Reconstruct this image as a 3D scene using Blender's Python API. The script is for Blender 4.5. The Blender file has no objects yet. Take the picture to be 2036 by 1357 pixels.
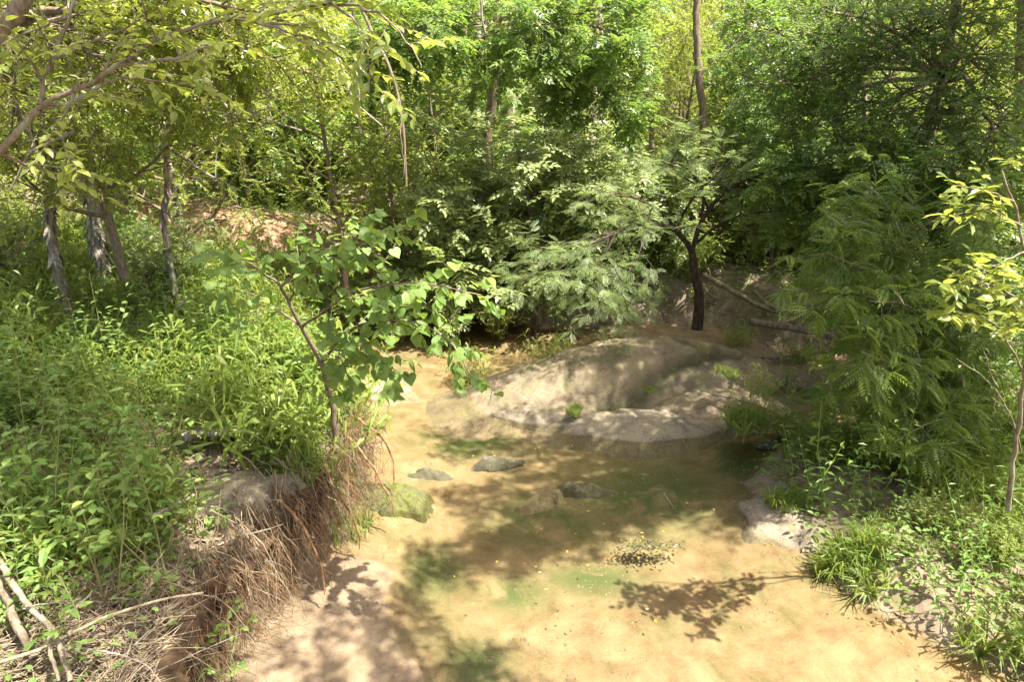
import bpy, math
import numpy as np
from mathutils import Matrix, Vector

# ------------------------------------------------------------------ camera, sky, sun, exposure
sc = bpy.context.scene
COL = sc.collection
CAM_Z, PITCH, FOC = 4.2, math.radians(20.0), 1357.0
cd = bpy.data.cameras.new('camera'); cam = bpy.data.objects.new('camera', cd); COL.objects.link(cam)
cd.lens = 24.0; cd.sensor_width = 36.0; cd.clip_end = 400; cd.clip_start = 0.05
cam.location = (0, 0, CAM_Z); cam.rotation_euler = (math.radians(90) - PITCH, 0, 0)
sc.camera = cam
SUN = np.array([0.42, -0.26, 1.0]); SUN = SUN / np.linalg.norm(SUN)
w = bpy.data.worlds.new('World'); sc.world = w; w.use_nodes = True
nt = w.node_tree; bg = nt.nodes['Background']
sky = nt.nodes.new('ShaderNodeTexSky'); sky.sky_type = 'NISHITA'; sky.sun_disc = False
sky.sun_elevation = math.asin(SUN[2]); sky.sun_rotation = math.atan2(SUN[0], SUN[1])
sky.dust_density = 5.0; sky.air_density = .6; sky.ozone_density = .6
nt.links.new(sky.outputs[0], bg.inputs[0]); bg.inputs[1].default_value = 0.11
sl = bpy.data.lights.new('sun', 'SUN'); sl.energy = 5.0; sl.angle = math.radians(0.53); sl.color = (1, 0.95, 0.84)
so = bpy.data.objects.new('sun', sl); COL.objects.link(so); so.location = (0, 0, 30)
so.rotation_euler = Vector(SUN).to_track_quat('Z', 'Y').to_euler()
sc.view_settings.view_transform = 'Standard'; sc.view_settings.look = 'None'
sc.view_settings.gamma = 1.0; sc.view_settings.use_curve_mapping = False
sc.view_settings.exposure = 1.98
sc.cycles.max_bounces = 10; sc.cycles.diffuse_bounces = 7; sc.cycles.transmission_bounces = 6
sc.cycles.transparent_max_bounces = 8; sc.cycles.glossy_bounces = 2
sc.cycles.use_denoising = True; sc.cycles.use_adaptive_sampling = False; sc.cycles.sample_clamp_indirect = 6

# ------------------------------------------------------------------ helpers
cp, sp_ = math.cos(PITCH), math.sin(PITCH)
def ray(u, v):
    x = (u - 1018) / FOC; yc = (678.5 - v) / FOC
    return np.array([x, cp + yc * sp_, -sp_ + yc * cp])
def atz(u, v, z=0.0):
    d = ray(u, v); t = (z - CAM_Z) / d[2]
    return np.array([0, 0, CAM_Z]) + d * t
def aty(u, v, y):
    d = ray(u, v); return np.array([0, 0, CAM_Z]) + d * (y / d[1])
def pts(*uvY):
    return np.array([aty(*p) for p in uvY])
def nrm(a):
    return a / np.maximum(np.linalg.norm(a, axis=-1, keepdims=True), 1e-9)
def sstep(a, b, x):
    t = np.clip((x - a) / (b - a), 0, 1); return t * t * (3 - 2 * t)
def _hash(ix, iy, iz, seed):
    h = (ix * 374761393 + iy * 668265263 + iz * 2147483647 + seed * 1274126177) & 0xffffffff
    h = ((h ^ (h >> 13)) * 1274126177) & 0xffffffff
    return ((h ^ (h >> 16)) & 0xffff) / 65535.0
def vnoise(p, seed=0):
    p = np.asarray(p, float)
    if p.shape[-1] == 2: p = np.concatenate([p, np.zeros(p.shape[:-1] + (1,))], -1)
    i = np.floor(p).astype(np.int64); f = p - i; f = f * f * (3 - 2 * f); r = 0
    for a in (0, 1):
        for b in (0, 1):
            for c in (0, 1):
                wgt = (f[..., 0] if a else 1 - f[..., 0]) * (f[..., 1] if b else 1 - f[..., 1]) * (f[..., 2] if c else 1 - f[..., 2])
                r = r + wgt * _hash(i[..., 0] + a, i[..., 1] + b, i[..., 2] + c, seed)
    return r * 2 - 1
def fbm(p, seed=0, o=4):
    p = np.asarray(p, float); r = 0; a = 1.0
    for k in range(o):
        r = r + a * vnoise(p * 2 ** k + 17.3 * k, seed + k); a *= 0.5
    return r

class MB:
    def __init__(s): s.V = []; s.F = {3: [], 4: []}; s.T = {3: [], 4: []}; s.n = 0
    def add(s, V, F, tint=0.5):
        V = np.asarray(V, float).reshape(-1, 3); F = np.asarray(F, np.int64); k = F.shape[1]
        s.F[k].append(F + s.n); s.T[k].append(np.broadcast_to(np.asarray(tint, float), (len(F),)).copy())
        s.V.append(V); s.n += len(V)
    def inst(s, tm, P, D, N, S, rng, tint=None):
        """copies of a template (V,F): y axis along D, z axis along N"""
        V, F = tm; n = len(P)
        if n == 0: return
        B = nrm(np.cross(D, N)); N = np.cross(B, D)
        S = np.broadcast_to(S, (n,))
        W = P[:, None, :] + S[:, None, None] * (V[None, :, 0:1] * B[:, None, :] + V[None, :, 1:2] * D[:, None, :] + V[None, :, 2:3] * N[:, None, :])
        FF = F[None] + (np.arange(n) * len(V))[:, None, None]
        t = rng.random(n) if tint is None else tint
        s.add(W.reshape(-1, 3), FF.reshape(-1, 3), np.repeat(t, len(F)))
    def tube(s, p, r, sides=5, tint=0.5):
        p = np.asarray(p, float); k = len(p); r = np.broadcast_to(np.asarray(r, float), (k,))
        t = nrm(np.gradient(p, axis=0)); m = t.mean(0)
        ref = np.array([0, 0, 1.0]) if abs(m[2]) < 0.8 * np.linalg.norm(m) else np.array([1.0, 0.13, 0])
        a = nrm(np.cross(t, ref)); b = np.cross(t, a)
        an = np.arange(sides) * 2 * math.pi / sides
        V = p[:, None] + r[:, None, None] * (np.cos(an)[None, :, None] * a[:, None] + np.sin(an)[None, :, None] * b[:, None])
        i = np.arange(k - 1)[:, None] * sides; j = np.arange(sides)[None]; j2 = (j + 1) % sides
        F = np.stack([i + j, i + j2, i + sides + j2, i + sides + j], -1).reshape(-1, 4)
        s.add(V, F, tint)
    def mesh(s, name, mat, smooth=False, attrs=None):
        me = bpy.data.meshes.new(name)
        V = np.concatenate(s.V); f3 = np.concatenate(s.F[3]) if s.F[3] else np.zeros((0, 3), int); f4 = np.concatenate(s.F[4]) if s.F[4] else np.zeros((0, 4), int)
        me.vertices.add(len(V)); me.vertices.foreach_set('co', V.ravel().astype(np.float32))
        nl = f3.size + f4.size; me.loops.add(nl); me.polygons.add(len(f3) + len(f4))
        me.loops.foreach_set('vertex_index', np.concatenate([f3.ravel(), f4.ravel()]).astype(np.int32))
        st = np.concatenate([np.arange(len(f3)) * 3, f3.size + np.arange(len(f4)) * 4]).astype(np.int32)
        me.polygons.foreach_set('loop_start', st)
        me.polygons.foreach_set('use_smooth', np.full(len(st), smooth))
        me.update(calc_edges=True)
        T = np.concatenate((s.T[3] or [np.zeros(0)]) + (s.T[4] or [np.zeros(0)])).astype(np.float32)
        at = me.attributes.new('tint', 'FLOAT', 'FACE'); at.data.foreach_set('value', T)
        for k, v in (attrs or {}).items():
            at = me.attributes.new(k, 'FLOAT', 'POINT'); at.data.foreach_set('value', v.astype(np.float32))
        if mat: me.materials.append(mat)
        return me
    def build(s, name, mat, parent=None, smooth=False, attrs=None, kind=None):
        return link(name, s.mesh(name, mat, smooth, attrs), parent, kind)

def link(name, me, parent=None, kind=None):
    o = bpy.data.objects.new(name, me); COL.objects.link(o)
    if parent: o.parent = parent
    if kind: o['kind'] = kind
    return o
def tag(o, label, cat=None, group=None, kind=None):
    o['label'] = label
    if cat: o['category'] = cat
    if group: o['group'] = group
    if kind: o['kind'] = kind
    return o
def empty(name, loc=(0, 0, 0), rz=0.0, s=1.0):
    o = bpy.data.objects.new(name, None); COL.objects.link(o); o.empty_display_size = 0.2
    o.location = loc; o.rotation_euler = (0, 0, rz); o.scale = (s, s, s); return o
def copy_tree(o, parent=None):
    c = o.copy(); COL.objects.link(c); c.parent = parent
    for ch in o.children: copy_tree(ch, c)
    return c

# ------------------------------------------------------------------ materials
def newmat(name):
    m = bpy.data.materials.new(name); m.use_nodes = True; n = m.node_tree
    for x in list(n.nodes): n.nodes.remove(x)
    return m, n
def N(n, t, **kw):
    x = n.nodes.new(t)
    for k, v in kw.items(): setattr(x, k, v)
    return x
def ramp(n, fac, stops):
    r = N(n, 'ShaderNodeValToRGB'); e = r.color_ramp.elements
    while len(e) < len(stops): e.new(0.5)
    for i, (p, c) in enumerate(stops): e[i].position = p; e[i].color = (*c, 1)
    if fac is not None: n.links.new(fac, r.inputs[0])
    return r
def mathn(n, op, a, b=None, clamp=False):
    x = N(n, 'ShaderNodeMath', operation=op, use_clamp=clamp)
    for i, v in enumerate((a, b)):
        if v is None: continue
        if isinstance(v, (int, float)): x.inputs[i].default_value = v
        else: n.links.new(v, x.inputs[i])
    return x.outputs[0]
def noise(n, scale, detail=4, rough=0.55, vec=None, dist=0.0):
    x = N(n, 'ShaderNodeTexNoise'); x.inputs['Scale'].default_value = scale; x.inputs['Detail'].default_value = detail
    x.inputs['Roughness'].default_value = rough; x.inputs['Distortion'].default_value = dist
    if vec is not None: n.links.new(vec, x.inputs['Vector'])
    return x.outputs['Fac']
def mixc(n, fac, a, b, mode='MIX'):
    x = N(n, 'ShaderNodeMix', data_type='RGBA', blend_type=mode)
    for s_, v in ((x.inputs[0], fac), (x.inputs[6], a), (x.inputs[7], b)):
        if isinstance(v, (int, float)): s_.default_value = v
        elif isinstance(v, tuple): s_.default_value = (*v, 1)
        else: n.links.new(v, s_)
    return x.outputs[2]
def leafmat(name, stops, trans, tw=0.45, rough=0.42, spec=0.5):
    m, n = newmat(name); out = N(n, 'ShaderNodeOutputMaterial')
    a = N(n, 'ShaderNodeAttribute', attribute_name='tint'); oi = N(n, 'ShaderNodeObjectInfo')
    f = mathn(n, 'ADD', mathn(n, 'MULTIPLY', a.outputs['Fac'], 0.62), mathn(n, 'MULTIPLY', oi.outputs['Random'], 0.38))
    c = ramp(n, f, stops)
    p = N(n, 'ShaderNodeBsdfPrincipled'); p.inputs['Roughness'].default_value = rough
    p.inputs['Specular IOR Level'].default_value = spec
    n.links.new(c.outputs[0], p.inputs['Base Color'])
    t = N(n, 'ShaderNodeBsdfTranslucent')
    n.links.new(mixc(n, f, trans[0], trans[1]), t.inputs[0])
    mx = N(n, 'ShaderNodeMixShader'); mx.inputs[0].default_value = tw
    n.links.new(p.outputs[0], mx.inputs[1]); n.links.new(t.outputs[0], mx.inputs[2]); n.links.new(mx.outputs[0], out.inputs[0])
    return m
LM = {}
LM['wood'] = leafmat('woodland_leaf', [(0, (.055, .11, .025)), (.6, (.115, .18, .04)), (1, (.20, .25, .06))], ((.22, .40, .05), (.42, .53, .07)), .42, .36, .7)
LM['yellow'] = leafmat('yellow_green_leaf', [(0, (.11, .16, .03)), (.6, (.18, .225, .045)), (1, (.26, .28, .06))], ((.36, .47, .05), (.56, .58, .08)), .5, .38, .7)
LM['pinnate'] = leafmat('pinnate_leaf', [(0, (.065, .125, .03)), (.6, (.13, .20, .05)), (1, (.22, .275, .075))], ((.22, .39, .05), (.40, .51, .07)), .40, .36, .6)
LM['bushleaf'] = leafmat('long_divided_leaf', [(0, (.07, .12, .022)), (.6, (.125, .18, .035)), (1, (.20, .25, .05))], ((.22, .36, .04), (.38, .46, .05)), .45, .42, .4)
LM['pale'] = leafmat('pale_leaf', [(0, (.16, .21, .08)), (.6, (.24, .29, .12)), (1, (.32, .35, .16))], ((.34, .45, .12), (.48, .54, .14)), .42, .34, .9)
LM['mimosa'] = leafmat('feathery_leaf', [(0, (.13, .19, .075)), (.6, (.19, .25, .10)), (1, (.26, .31, .13))], ((.30, .42, .11), (.42, .50, .13)), .44, .4, .6)
LM['redbud'] = leafmat('heart_leaf', [(0, (.09, .165, .04)), (.6, (.15, .235, .06)), (1, (.21, .28, .075))], ((.28, .44, .05), (.44, .54, .06)), .42, .5, .3)
LM['grass'] = leafmat('grass_blade', [(0, (.09, .145, .028)), (.6, (.17, .22, .045)), (.85, (.22, .25, .07)), (1, (.28, .25, .13))], ((.32, .42, .06), (.50, .53, .10)), .45, .45, .3)
LM['cedar'] = leafmat('cedar_needle', [(0, (.07, .10, .03)), (1, (.15, .19, .05))], ((.18, .26, .03), (.28, .33, .04)), .3)
LM['sodden'] = leafmat('sodden_leaf', [(0, (.03, .025, .015)), (.7, (.08, .065, .03)), (.9, (.15, .16, .04)), (1, (.20, .21, .04))], ((.1, .1, .02), (.2, .2, .05)), .12)
LM['litter'] = leafmat('dead_leaf', [(0, (.10, .06, .035)), (.5, (.24, .16, .10)), (1, (.42, .32, .22))], ((.2, .12, .05), (.3, .2, .1)), .12, .6, .2)
LM['floatleaf'] = leafmat('fallen_leaf', [(0, (.45, .42, .03)), (.6, (.40, .30, .05)), (1, (.3, .15, .04))], ((.4, .4, .05), (.4, .3, .1)), .2)

def barkmat(name, c0, c1, c2, scale=6, bump=0.5, lichen=0.0):
    m, n = newmat(name); out = N(n, 'ShaderNodeOutputMaterial'); tc = N(n, 'ShaderNodeTexCoord')
    mp = N(n, 'ShaderNodeMapping'); mp.inputs['Scale'].default_value = (1, 1, .28); n.links.new(tc.outputs['Object'], mp.inputs[0])
    a = noise(n, scale * 4, 6, .65, mp.outputs[0], .6); b = noise(n, scale * .6, 3, .5, tc.outputs['Object'])
    c = ramp(n, a, [(.30, c0), (.5, c1), (.72, c2)]).outputs[0]
    if lichen:
        l = ramp(n, b, [(.52, (0, 0, 0)), (.62, (1, 1, 1))]).outputs[0]
        c = mixc(n, mathn(n, 'MULTIPLY', l, lichen), c, (.42, .44, .34))
    p = N(n, 'ShaderNodeBsdfPrincipled'); p.inputs['Roughness'].default_value = .85; p.inputs['Specular IOR Level'].default_value = .2
    n.links.new(c, p.inputs['Base Color'])
    bp = N(n, 'ShaderNodeBump'); bp.inputs['Strength'].default_value = bump; bp.inputs['Distance'].default_value = .02
    n.links.new(a, bp.inputs['Height']); n.links.new(bp.outputs[0], p.inputs['Normal']); n.links.new(p.outputs[0], out.inputs[0])
    return m
BK = barkmat('bark_brown', (.07, .05, .035), (.17, .13, .09), (.30, .24, .18), 6, .6)
BKG = barkmat('bark_grey', (.07, .055, .045), (.20, .165, .13), (.40, .35, .29), 7, 1.0, .4)
BKP = barkmat('bark_pale', (.10, .075, .05), (.19, .15, .10), (.28, .24, .18), 9, .8, .3)
BKD = barkmat('bark_dead', (.09, .075, .06), (.22, .185, .15), (.34, .30, .25), 9, .5, .2)
RT = barkmat('root_orange', (.06, .03, .014), (.17, .090, .04), (.31, .21, .12), 9, .2)
TW = barkmat('twig_tan', (.09, .065, .04), (.22, .17, .11), (.34, .28, .20), 9, .2)
BKW = barkmat('bark_wet', (.015, .011, .008), (.05, .036, .025), (.11, .085, .06), 6, .6)
STEM = barkmat('stem_green', (.10, .11, .04), (.17, .18, .06), (.24, .22, .09), 9, .1)

# ------------------------------------------------------------------ terrain
bed_px = [(200, 2400), (430, 1357), (560, 1200), (655, 1100), (700, 1040), (735, 960), (742, 885), (690, 820), (640, 740), (650, 670), (700, 600), (760, 590),
          (850, 600), (930, 618), (1000, 640), (1080, 655), (1180, 652), (1300, 648), (1420, 655), (1520, 690), (1640, 705), (1760, 730), (1790, 790),
          (1700, 840), (1600, 870), (1520, 905), (1480, 960), (1520, 1020), (1580, 1090), (1650, 1160), (1760, 1230), (1900, 1305), (2010, 1357), (2500, 2000)]
BED = np.array([atz(u, v)[:2] for u, v in bed_px])
bar_px = [(655, 1095), (760, 1090), (825, 1125), (815, 1180), (850, 1240), (880, 1300), (900, 1357), (905, 2300), (200, 2300), (430, 1357), (540, 1200)]
BAR = np.array([atz(u, v)[:2] for u, v in bar_px])
def sdf(P, poly):
    a = poly; b = np.roll(poly, -1, 0); d = np.full(len(P), 1e9); ins = np.zeros(len(P), bool)
    for p, q in zip(a, b):
        e = q - p; wv = P - p; t = np.clip((wv @ e) / (e @ e), 0, 1); d = np.minimum(d, np.linalg.norm(wv - t[:, None] * e, axis=1))
        c = ((p[1] > P[:, 1]) != (q[1] > P[:, 1])); x = (q[0] - p[0]) * (P[:, 1] - p[1]) / (q[1] - p[1] + 1e-12) + p[0]
        ins ^= c & (P[:, 0] < x)
    return np.where(ins, -d, d)
def terrain(P):
    P = np.asarray(P, float); x, y = P[:, 0], P[:, 1]
    d = sdf(P, BED) + 0.05 * vnoise(P * 3.1, 5) + .03 * vnoise(P * 9, 6)
    nz = fbm(P * .55, 11); n2 = fbm(P * 2.5, 21); n3 = fbm(P * 8, 31, 3)
    wl = sstep(0.3, -0.6, x) * sstep(9.2, 7.2, y)          # left bank near
    wb = sstep(8.0, 10.5, y) * sstep(5.2, 3.2, x - .15 * y) # back bank
    wr = 1 - np.clip(wl + wb, 0, 1)
    H = .80 * wl + .80 * wb + .12 * wr
    near = sstep(6.6, 5.6, y) * sstep(0.3, -0.6, x)
    W = (.10 * near + .9 * (1 - near)) * wl + .75 * wb + .5 * wr
    dd = np.maximum(d, 0)
    out = H * sstep(0, 1, dd / np.maximum(W, .05)) + dd * (.10 * wl + .07 * wb + .16 * wr)
    out = np.minimum(out, 2.2 + .1 * dd) + (.10 * nz + .05 * n2 + .012 * n3) * np.minimum(1, dd * 2)
    step = sstep(13.2, 13.9, y + .35 * x * 0 + .5 * nz) * sstep(-1.2, -2.4, x) * .75
    out = out + step + np.maximum(0, y - 17) * .11 + np.maximum(0, -3 - x) * .05
    ind = np.maximum(-d, 0)
    bedz = -.015 - .16 * sstep(0, 1.2, ind) + .018 * n2 + .004 * n3 + .02 * nz
    b = sdf(P, BAR) + .05 * vnoise(P * 4, 9); bz = .024 + .010 * n2 + .003 * n3
    bedz = bedz + (bz - bedz) * sstep(.50, -.45, b)
    back = sstep(9.3, 10.2, y) * sstep(1.5, 2.4, x)        # damp sand arm behind the boulder
    bedz = bedz + (.045 + .02 * n2 - bedz) * back
    return np.where(d > 0, out, bedz), d, b
def hq(x, y):
    return terrain(np.stack([np.atleast_1d(x), np.atleast_1d(y)], -1).astype(float))[0]
def h1(x, y): return float(hq(x, y)[0])

def axis(lo, a, b, hi, fine, grow):
    c = list(np.arange(a, b, fine)); s = fine; v = a; L = []
    while v > lo: s *= grow; v -= s; L.append(v)
    s = fine; v = c[-1]; R = []
    while v < hi: s *= grow; v += s; R.append(v)
    return np.array(L[::-1] + c + R)
xs = axis(-70, -4.2, 5.0, 70, .07, 1.1); ys = axis(-6, 3.0, 12.5, 120, .07, 1.09)
X, Y = np.meshgrid(xs, ys); G = np.stack([X.ravel(), Y.ravel()], -1)
Z, Dd, Bb = terrain(G)
e = 1e-2
gx = (sdf(G + [e, 0], BED) - sdf(G - [e, 0], BED)) / (2 * e); gy = (sdf(G + [0, e], BED) - sdf(G - [0, e], BED)) / (2 * e)
lip = sstep(6.6, 5.6, G[:, 1]) * sstep(0.3, -0.6, G[:, 0]) * sstep(.25, .9, Z) * sstep(.55, .05, Dd) * (Dd > 0)
lip = lip * (.20 + .10 * fbm(G * 1.7, 41, 3))
cav = sstep(6.6, 5.6, G[:, 1]) * sstep(0.3, -0.6, G[:, 0]) * (Dd > 0) * sstep(.75, .4, Z) * .10
GV = np.stack([G[:, 0] - gx * (lip - cav), G[:, 1] - gy * (lip - cav), Z], -1)
nx, ny = len(xs), len(ys)
ii = np.arange(ny - 1)[:, None] * nx + np.arange(nx - 1)[None]
GF = np.stack([ii, ii + 1, ii + nx + 1, ii + nx], -1).reshape(-1, 4)
clay = np.clip(sstep(13.0, 13.5, G[:, 1]) * sstep(15.5, 13.9, G[:, 1]) * sstep(-3.6, -4.6, G[:, 0]) * sstep(-8.6, -7.4, G[:, 0]), 0, 1)
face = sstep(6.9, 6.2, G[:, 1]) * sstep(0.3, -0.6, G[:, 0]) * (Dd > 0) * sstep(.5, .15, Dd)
mb = MB(); mb.add(GV, GF)
def groundmat():
    m, n = newmat('creek_ground'); out = N(n, 'ShaderNodeOutputMaterial'); geo = N(n, 'ShaderNodeNewGeometry'); pos = geo.outputs['Position']
    at = lambda k: N(n, 'ShaderNodeAttribute', attribute_name=k).outputs['Fac']
    bed, dry, cl, fc = at('bed'), at('dry'), at('clay'), at('bankface')
    big = noise(n, .9, 4, .55, pos, .5); mid = noise(n, 4, 5, .6, pos, .3); fine = noise(n, 60, 4, .7, pos); grit = noise(n, 260, 2, .6, pos)
    soil = ramp(n, mid, [(.3, (.10, .075, .05)), (.5, (.22, .17, .12)), (.7, (.31, .25, .19))]).outputs[0]
    soil = mixc(n, ramp(n, fine, [(.4, (0, 0, 0)), (.65, (1, 1, 1))]).outputs[0], soil, mixc(n, .5, soil, (.12, .09, .06)))
    sand_dry = ramp(n, mid, [(.35, (.19, .137, .088)), (.65, (.255, .19, .126))]).outputs[0]
    sand_wet = ramp(n, mid, [(.3, (.155, .100, .052)), (.5, (.228, .157, .090)), (.7, (.285, .205, .124))]).outputs[0]
    algae = ramp(n, big, [(.40, (0, 0, 0)), (.52, (1, 1, 1))]).outputs[0]
    al2 = ramp(n, noise(n, 2.6, 5, .65, pos, .8), [(.42, (0, 0, 0)), (.6, (1, 1, 1))]).outputs[0]
    ol = mathn(n, 'MULTIPLY', at('shade_algae'), ramp(n, noise(n, 2.1, 6, .62, pos, 1.2), [(.34, (.2, .2, .2)), (.50, (1, 1, 1))]).outputs[0])
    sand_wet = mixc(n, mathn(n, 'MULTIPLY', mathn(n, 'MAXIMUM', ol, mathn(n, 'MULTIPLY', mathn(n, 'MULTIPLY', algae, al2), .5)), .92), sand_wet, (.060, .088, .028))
    fleck = ramp(n, noise(n, 34, 5, .75, pos, .5), [(.60, (0, 0, 0)), (.70, (1, 1, 1))]).outputs[0]
    sand_wet = mixc(n, mathn(n, 'MULTIPLY', fleck, .55), sand_wet, (.14, .10, .045))
    sand = mixc(n, dry, sand_wet, sand_dry)
    gr = ramp(n, grit, [(.36, (.55, .55, .55)), (.5, (1, 1, 1)), (.68, (1.25, 1.25, 1.25))]).outputs[0]
    sand = mixc(n, 1.0, sand, gr, 'MULTIPLY')
    clayc = ramp(n, mid, [(.35, (.17, .09, .05)), (.55, (.31, .18, .11)), (.7, (.38, .28, .19))]).outputs[0]
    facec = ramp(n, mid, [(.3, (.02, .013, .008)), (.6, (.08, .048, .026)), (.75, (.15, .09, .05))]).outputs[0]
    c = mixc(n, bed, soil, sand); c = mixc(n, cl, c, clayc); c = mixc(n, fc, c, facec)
    mossy = ramp(n, noise(n, 1.7, 5, .6, pos), [(.5, (0, 0, 0)), (.6, (1, 1, 1))]).outputs[0]
    xyz = N(n, 'ShaderNodeSeparateXYZ'); n.links.new(pos, xyz.inputs[0]); farg = mathn(n, 'MULTIPLY', mathn(n, 'SUBTRACT', xyz.outputs[1], 17.0, False), .2, True)
    mossy = mathn(n, 'MAXIMUM', mossy, farg)
    nb = mathn(n, 'SUBTRACT', 1.0, mathn(n, 'MAXIMUM', bed, mathn(n, 'MAXIMUM', cl, fc)), True)
    c = mixc(n, mathn(n, 'MULTIPLY', mathn(n, 'MULTIPLY', mossy, nb), .6), c, (.10, .13, .035))
    p = N(n, 'ShaderNodeBsdfPrincipled'); p.inputs['Roughness'].default_value = .9; p.inputs['Specular IOR Level'].default_value = .15
    n.links.new(c, p.inputs['Base Color'])
    mpr = N(n, 'ShaderNodeMapping'); mpr.inputs['Rotation'].default_value = (0, 0, .35); mpr.inputs['Scale'].default_value = (1, 2.6, 1); n.links.new(pos, mpr.inputs[0])
    rip = noise(n, 11, 2, .5, mpr.outputs[0], .8)
    hgt = mathn(n, 'ADD', mathn(n, 'ADD', mathn(n, 'MULTIPLY', fine, .6), mathn(n, 'MULTIPLY', grit, .25)), mathn(n, 'MULTIPLY', mathn(n, 'MULTIPLY', rip, bed), .6))
    bp = N(n, 'ShaderNodeBump'); bp.inputs['Strength'].default_value = .7; bp.inputs['Distance'].default_value = .02
    n.links.new(hgt, bp.inputs['Height']); n.links.new(bp.outputs[0], p.inputs['Normal']); n.links.new(p.outputs[0], out.inputs[0])
    return m
shade_algae = np.zeros(len(G))  # algae patches plus the pool's olive shade tone, painted into the bed colour
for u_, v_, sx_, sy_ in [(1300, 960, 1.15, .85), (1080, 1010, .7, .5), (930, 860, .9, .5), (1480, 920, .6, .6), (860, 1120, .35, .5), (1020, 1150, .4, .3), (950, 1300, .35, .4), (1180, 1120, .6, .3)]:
    c_ = atz(u_, v_)[:2]; shade_algae = np.maximum(shade_algae, np.exp(-((G[:, 0] - c_[0]) / sx_) ** 2 - ((G[:, 1] - c_[1]) / sy_) ** 2))
g = mb.build('ground', groundmat(), None, True, dict(shade_algae=shade_algae, bed=sstep(.12, -.02, Dd), dry=np.clip(sstep(-.06, .05, Z) * (Bb < .3) + sstep(9.3, 10.2, G[:, 1]) * sstep(1.5, 2.4, G[:, 0]) * .5, 0, 1), clay=clay, bankface=face))
tag(g, 'sandy creek bed between soil banks and wooded hillside', kind='structure')

def watermat():
    m, n = newmat('clear_water'); out = N(n, 'ShaderNodeOutputMaterial'); geo = N(n, 'ShaderNodeNewGeometry'); pos = geo.outputs['Position']
    t = N(n, 'ShaderNodeBsdfTransparent'); t.inputs[0].default_value = (.97, .97, .90, 1)
    gl = N(n, 'ShaderNodeBsdfGlossy'); gl.inputs['Roughness'].default_value = .04
    fr = N(n, 'ShaderNodeFresnel'); fr.inputs[0].default_value = 1.33
    mp = N(n, 'ShaderNodeMapping'); mp.inputs['Rotation'].default_value = (0, 0, .5); mp.inputs['Scale'].default_value = (1, .55, 1); n.links.new(pos, mp.inputs[0])
    h = mathn(n, 'ADD', noise(n, 22, 3, .6, mp.outputs[0], .6), mathn(n, 'MULTIPLY', noise(n, 5, 2, .5, pos), 1.2))
    b = N(n, 'ShaderNodeBump'); ra = N(n, 'ShaderNodeAttribute', attribute_name='riffle').outputs['Fac']; h = mathn(n, 'ADD', h, mathn(n, 'MULTIPLY', mathn(n, 'MULTIPLY', ra, noise(n, 26, 4, .7, pos, 1.0)), 5.0))
    b.inputs['Strength'].default_value = .45; b.inputs['Distance'].default_value = .022
    n.links.new(h, b.inputs['Height']); n.links.new(b.outputs[0], gl.inputs['Normal'])
    mx = N(n, 'ShaderNodeMixShader'); n.links.new(fr.outputs[0], mx.inputs[0]); n.links.new(t.outputs[0], mx.inputs[1]); n.links.new(gl.outputs[0], mx.inputs[2])
    n.links.new(mx.outputs[0], out.inputs[0]); return m
mb = MB(); wx = np.linspace(-6, 8, 100); wy = np.linspace(.5, 14.5, 100); WX, WY = np.meshgrid(wx, wy)
wv = np.stack([WX.ravel(), WY.ravel(), np.zeros(WX.size)], -1); wi = np.arange(99)[:, None] * 100 + np.arange(99)[None]
wf = np.stack([wi, wi + 1, wi + 101, wi + 100], -1).reshape(-1, 4)
kd = sdf(wv[:, :2], BED); keep = (kd[wf] < .45).any(1); mb.add(wv, wf[keep])
rf = atz(920, 925)[:2]; rd_ = (wv[:, :2] - rf) @ np.array([[.97, -.26], [.26, .97]]); rif = np.exp(-(rd_[:, 0] / .9) ** 2 - (rd_[:, 1] / .22) ** 2)
tag(mb.build('water', watermat(), None, True, dict(riffle=rif)), 'shallow clear creek water over golden sand', kind='structure')

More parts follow.
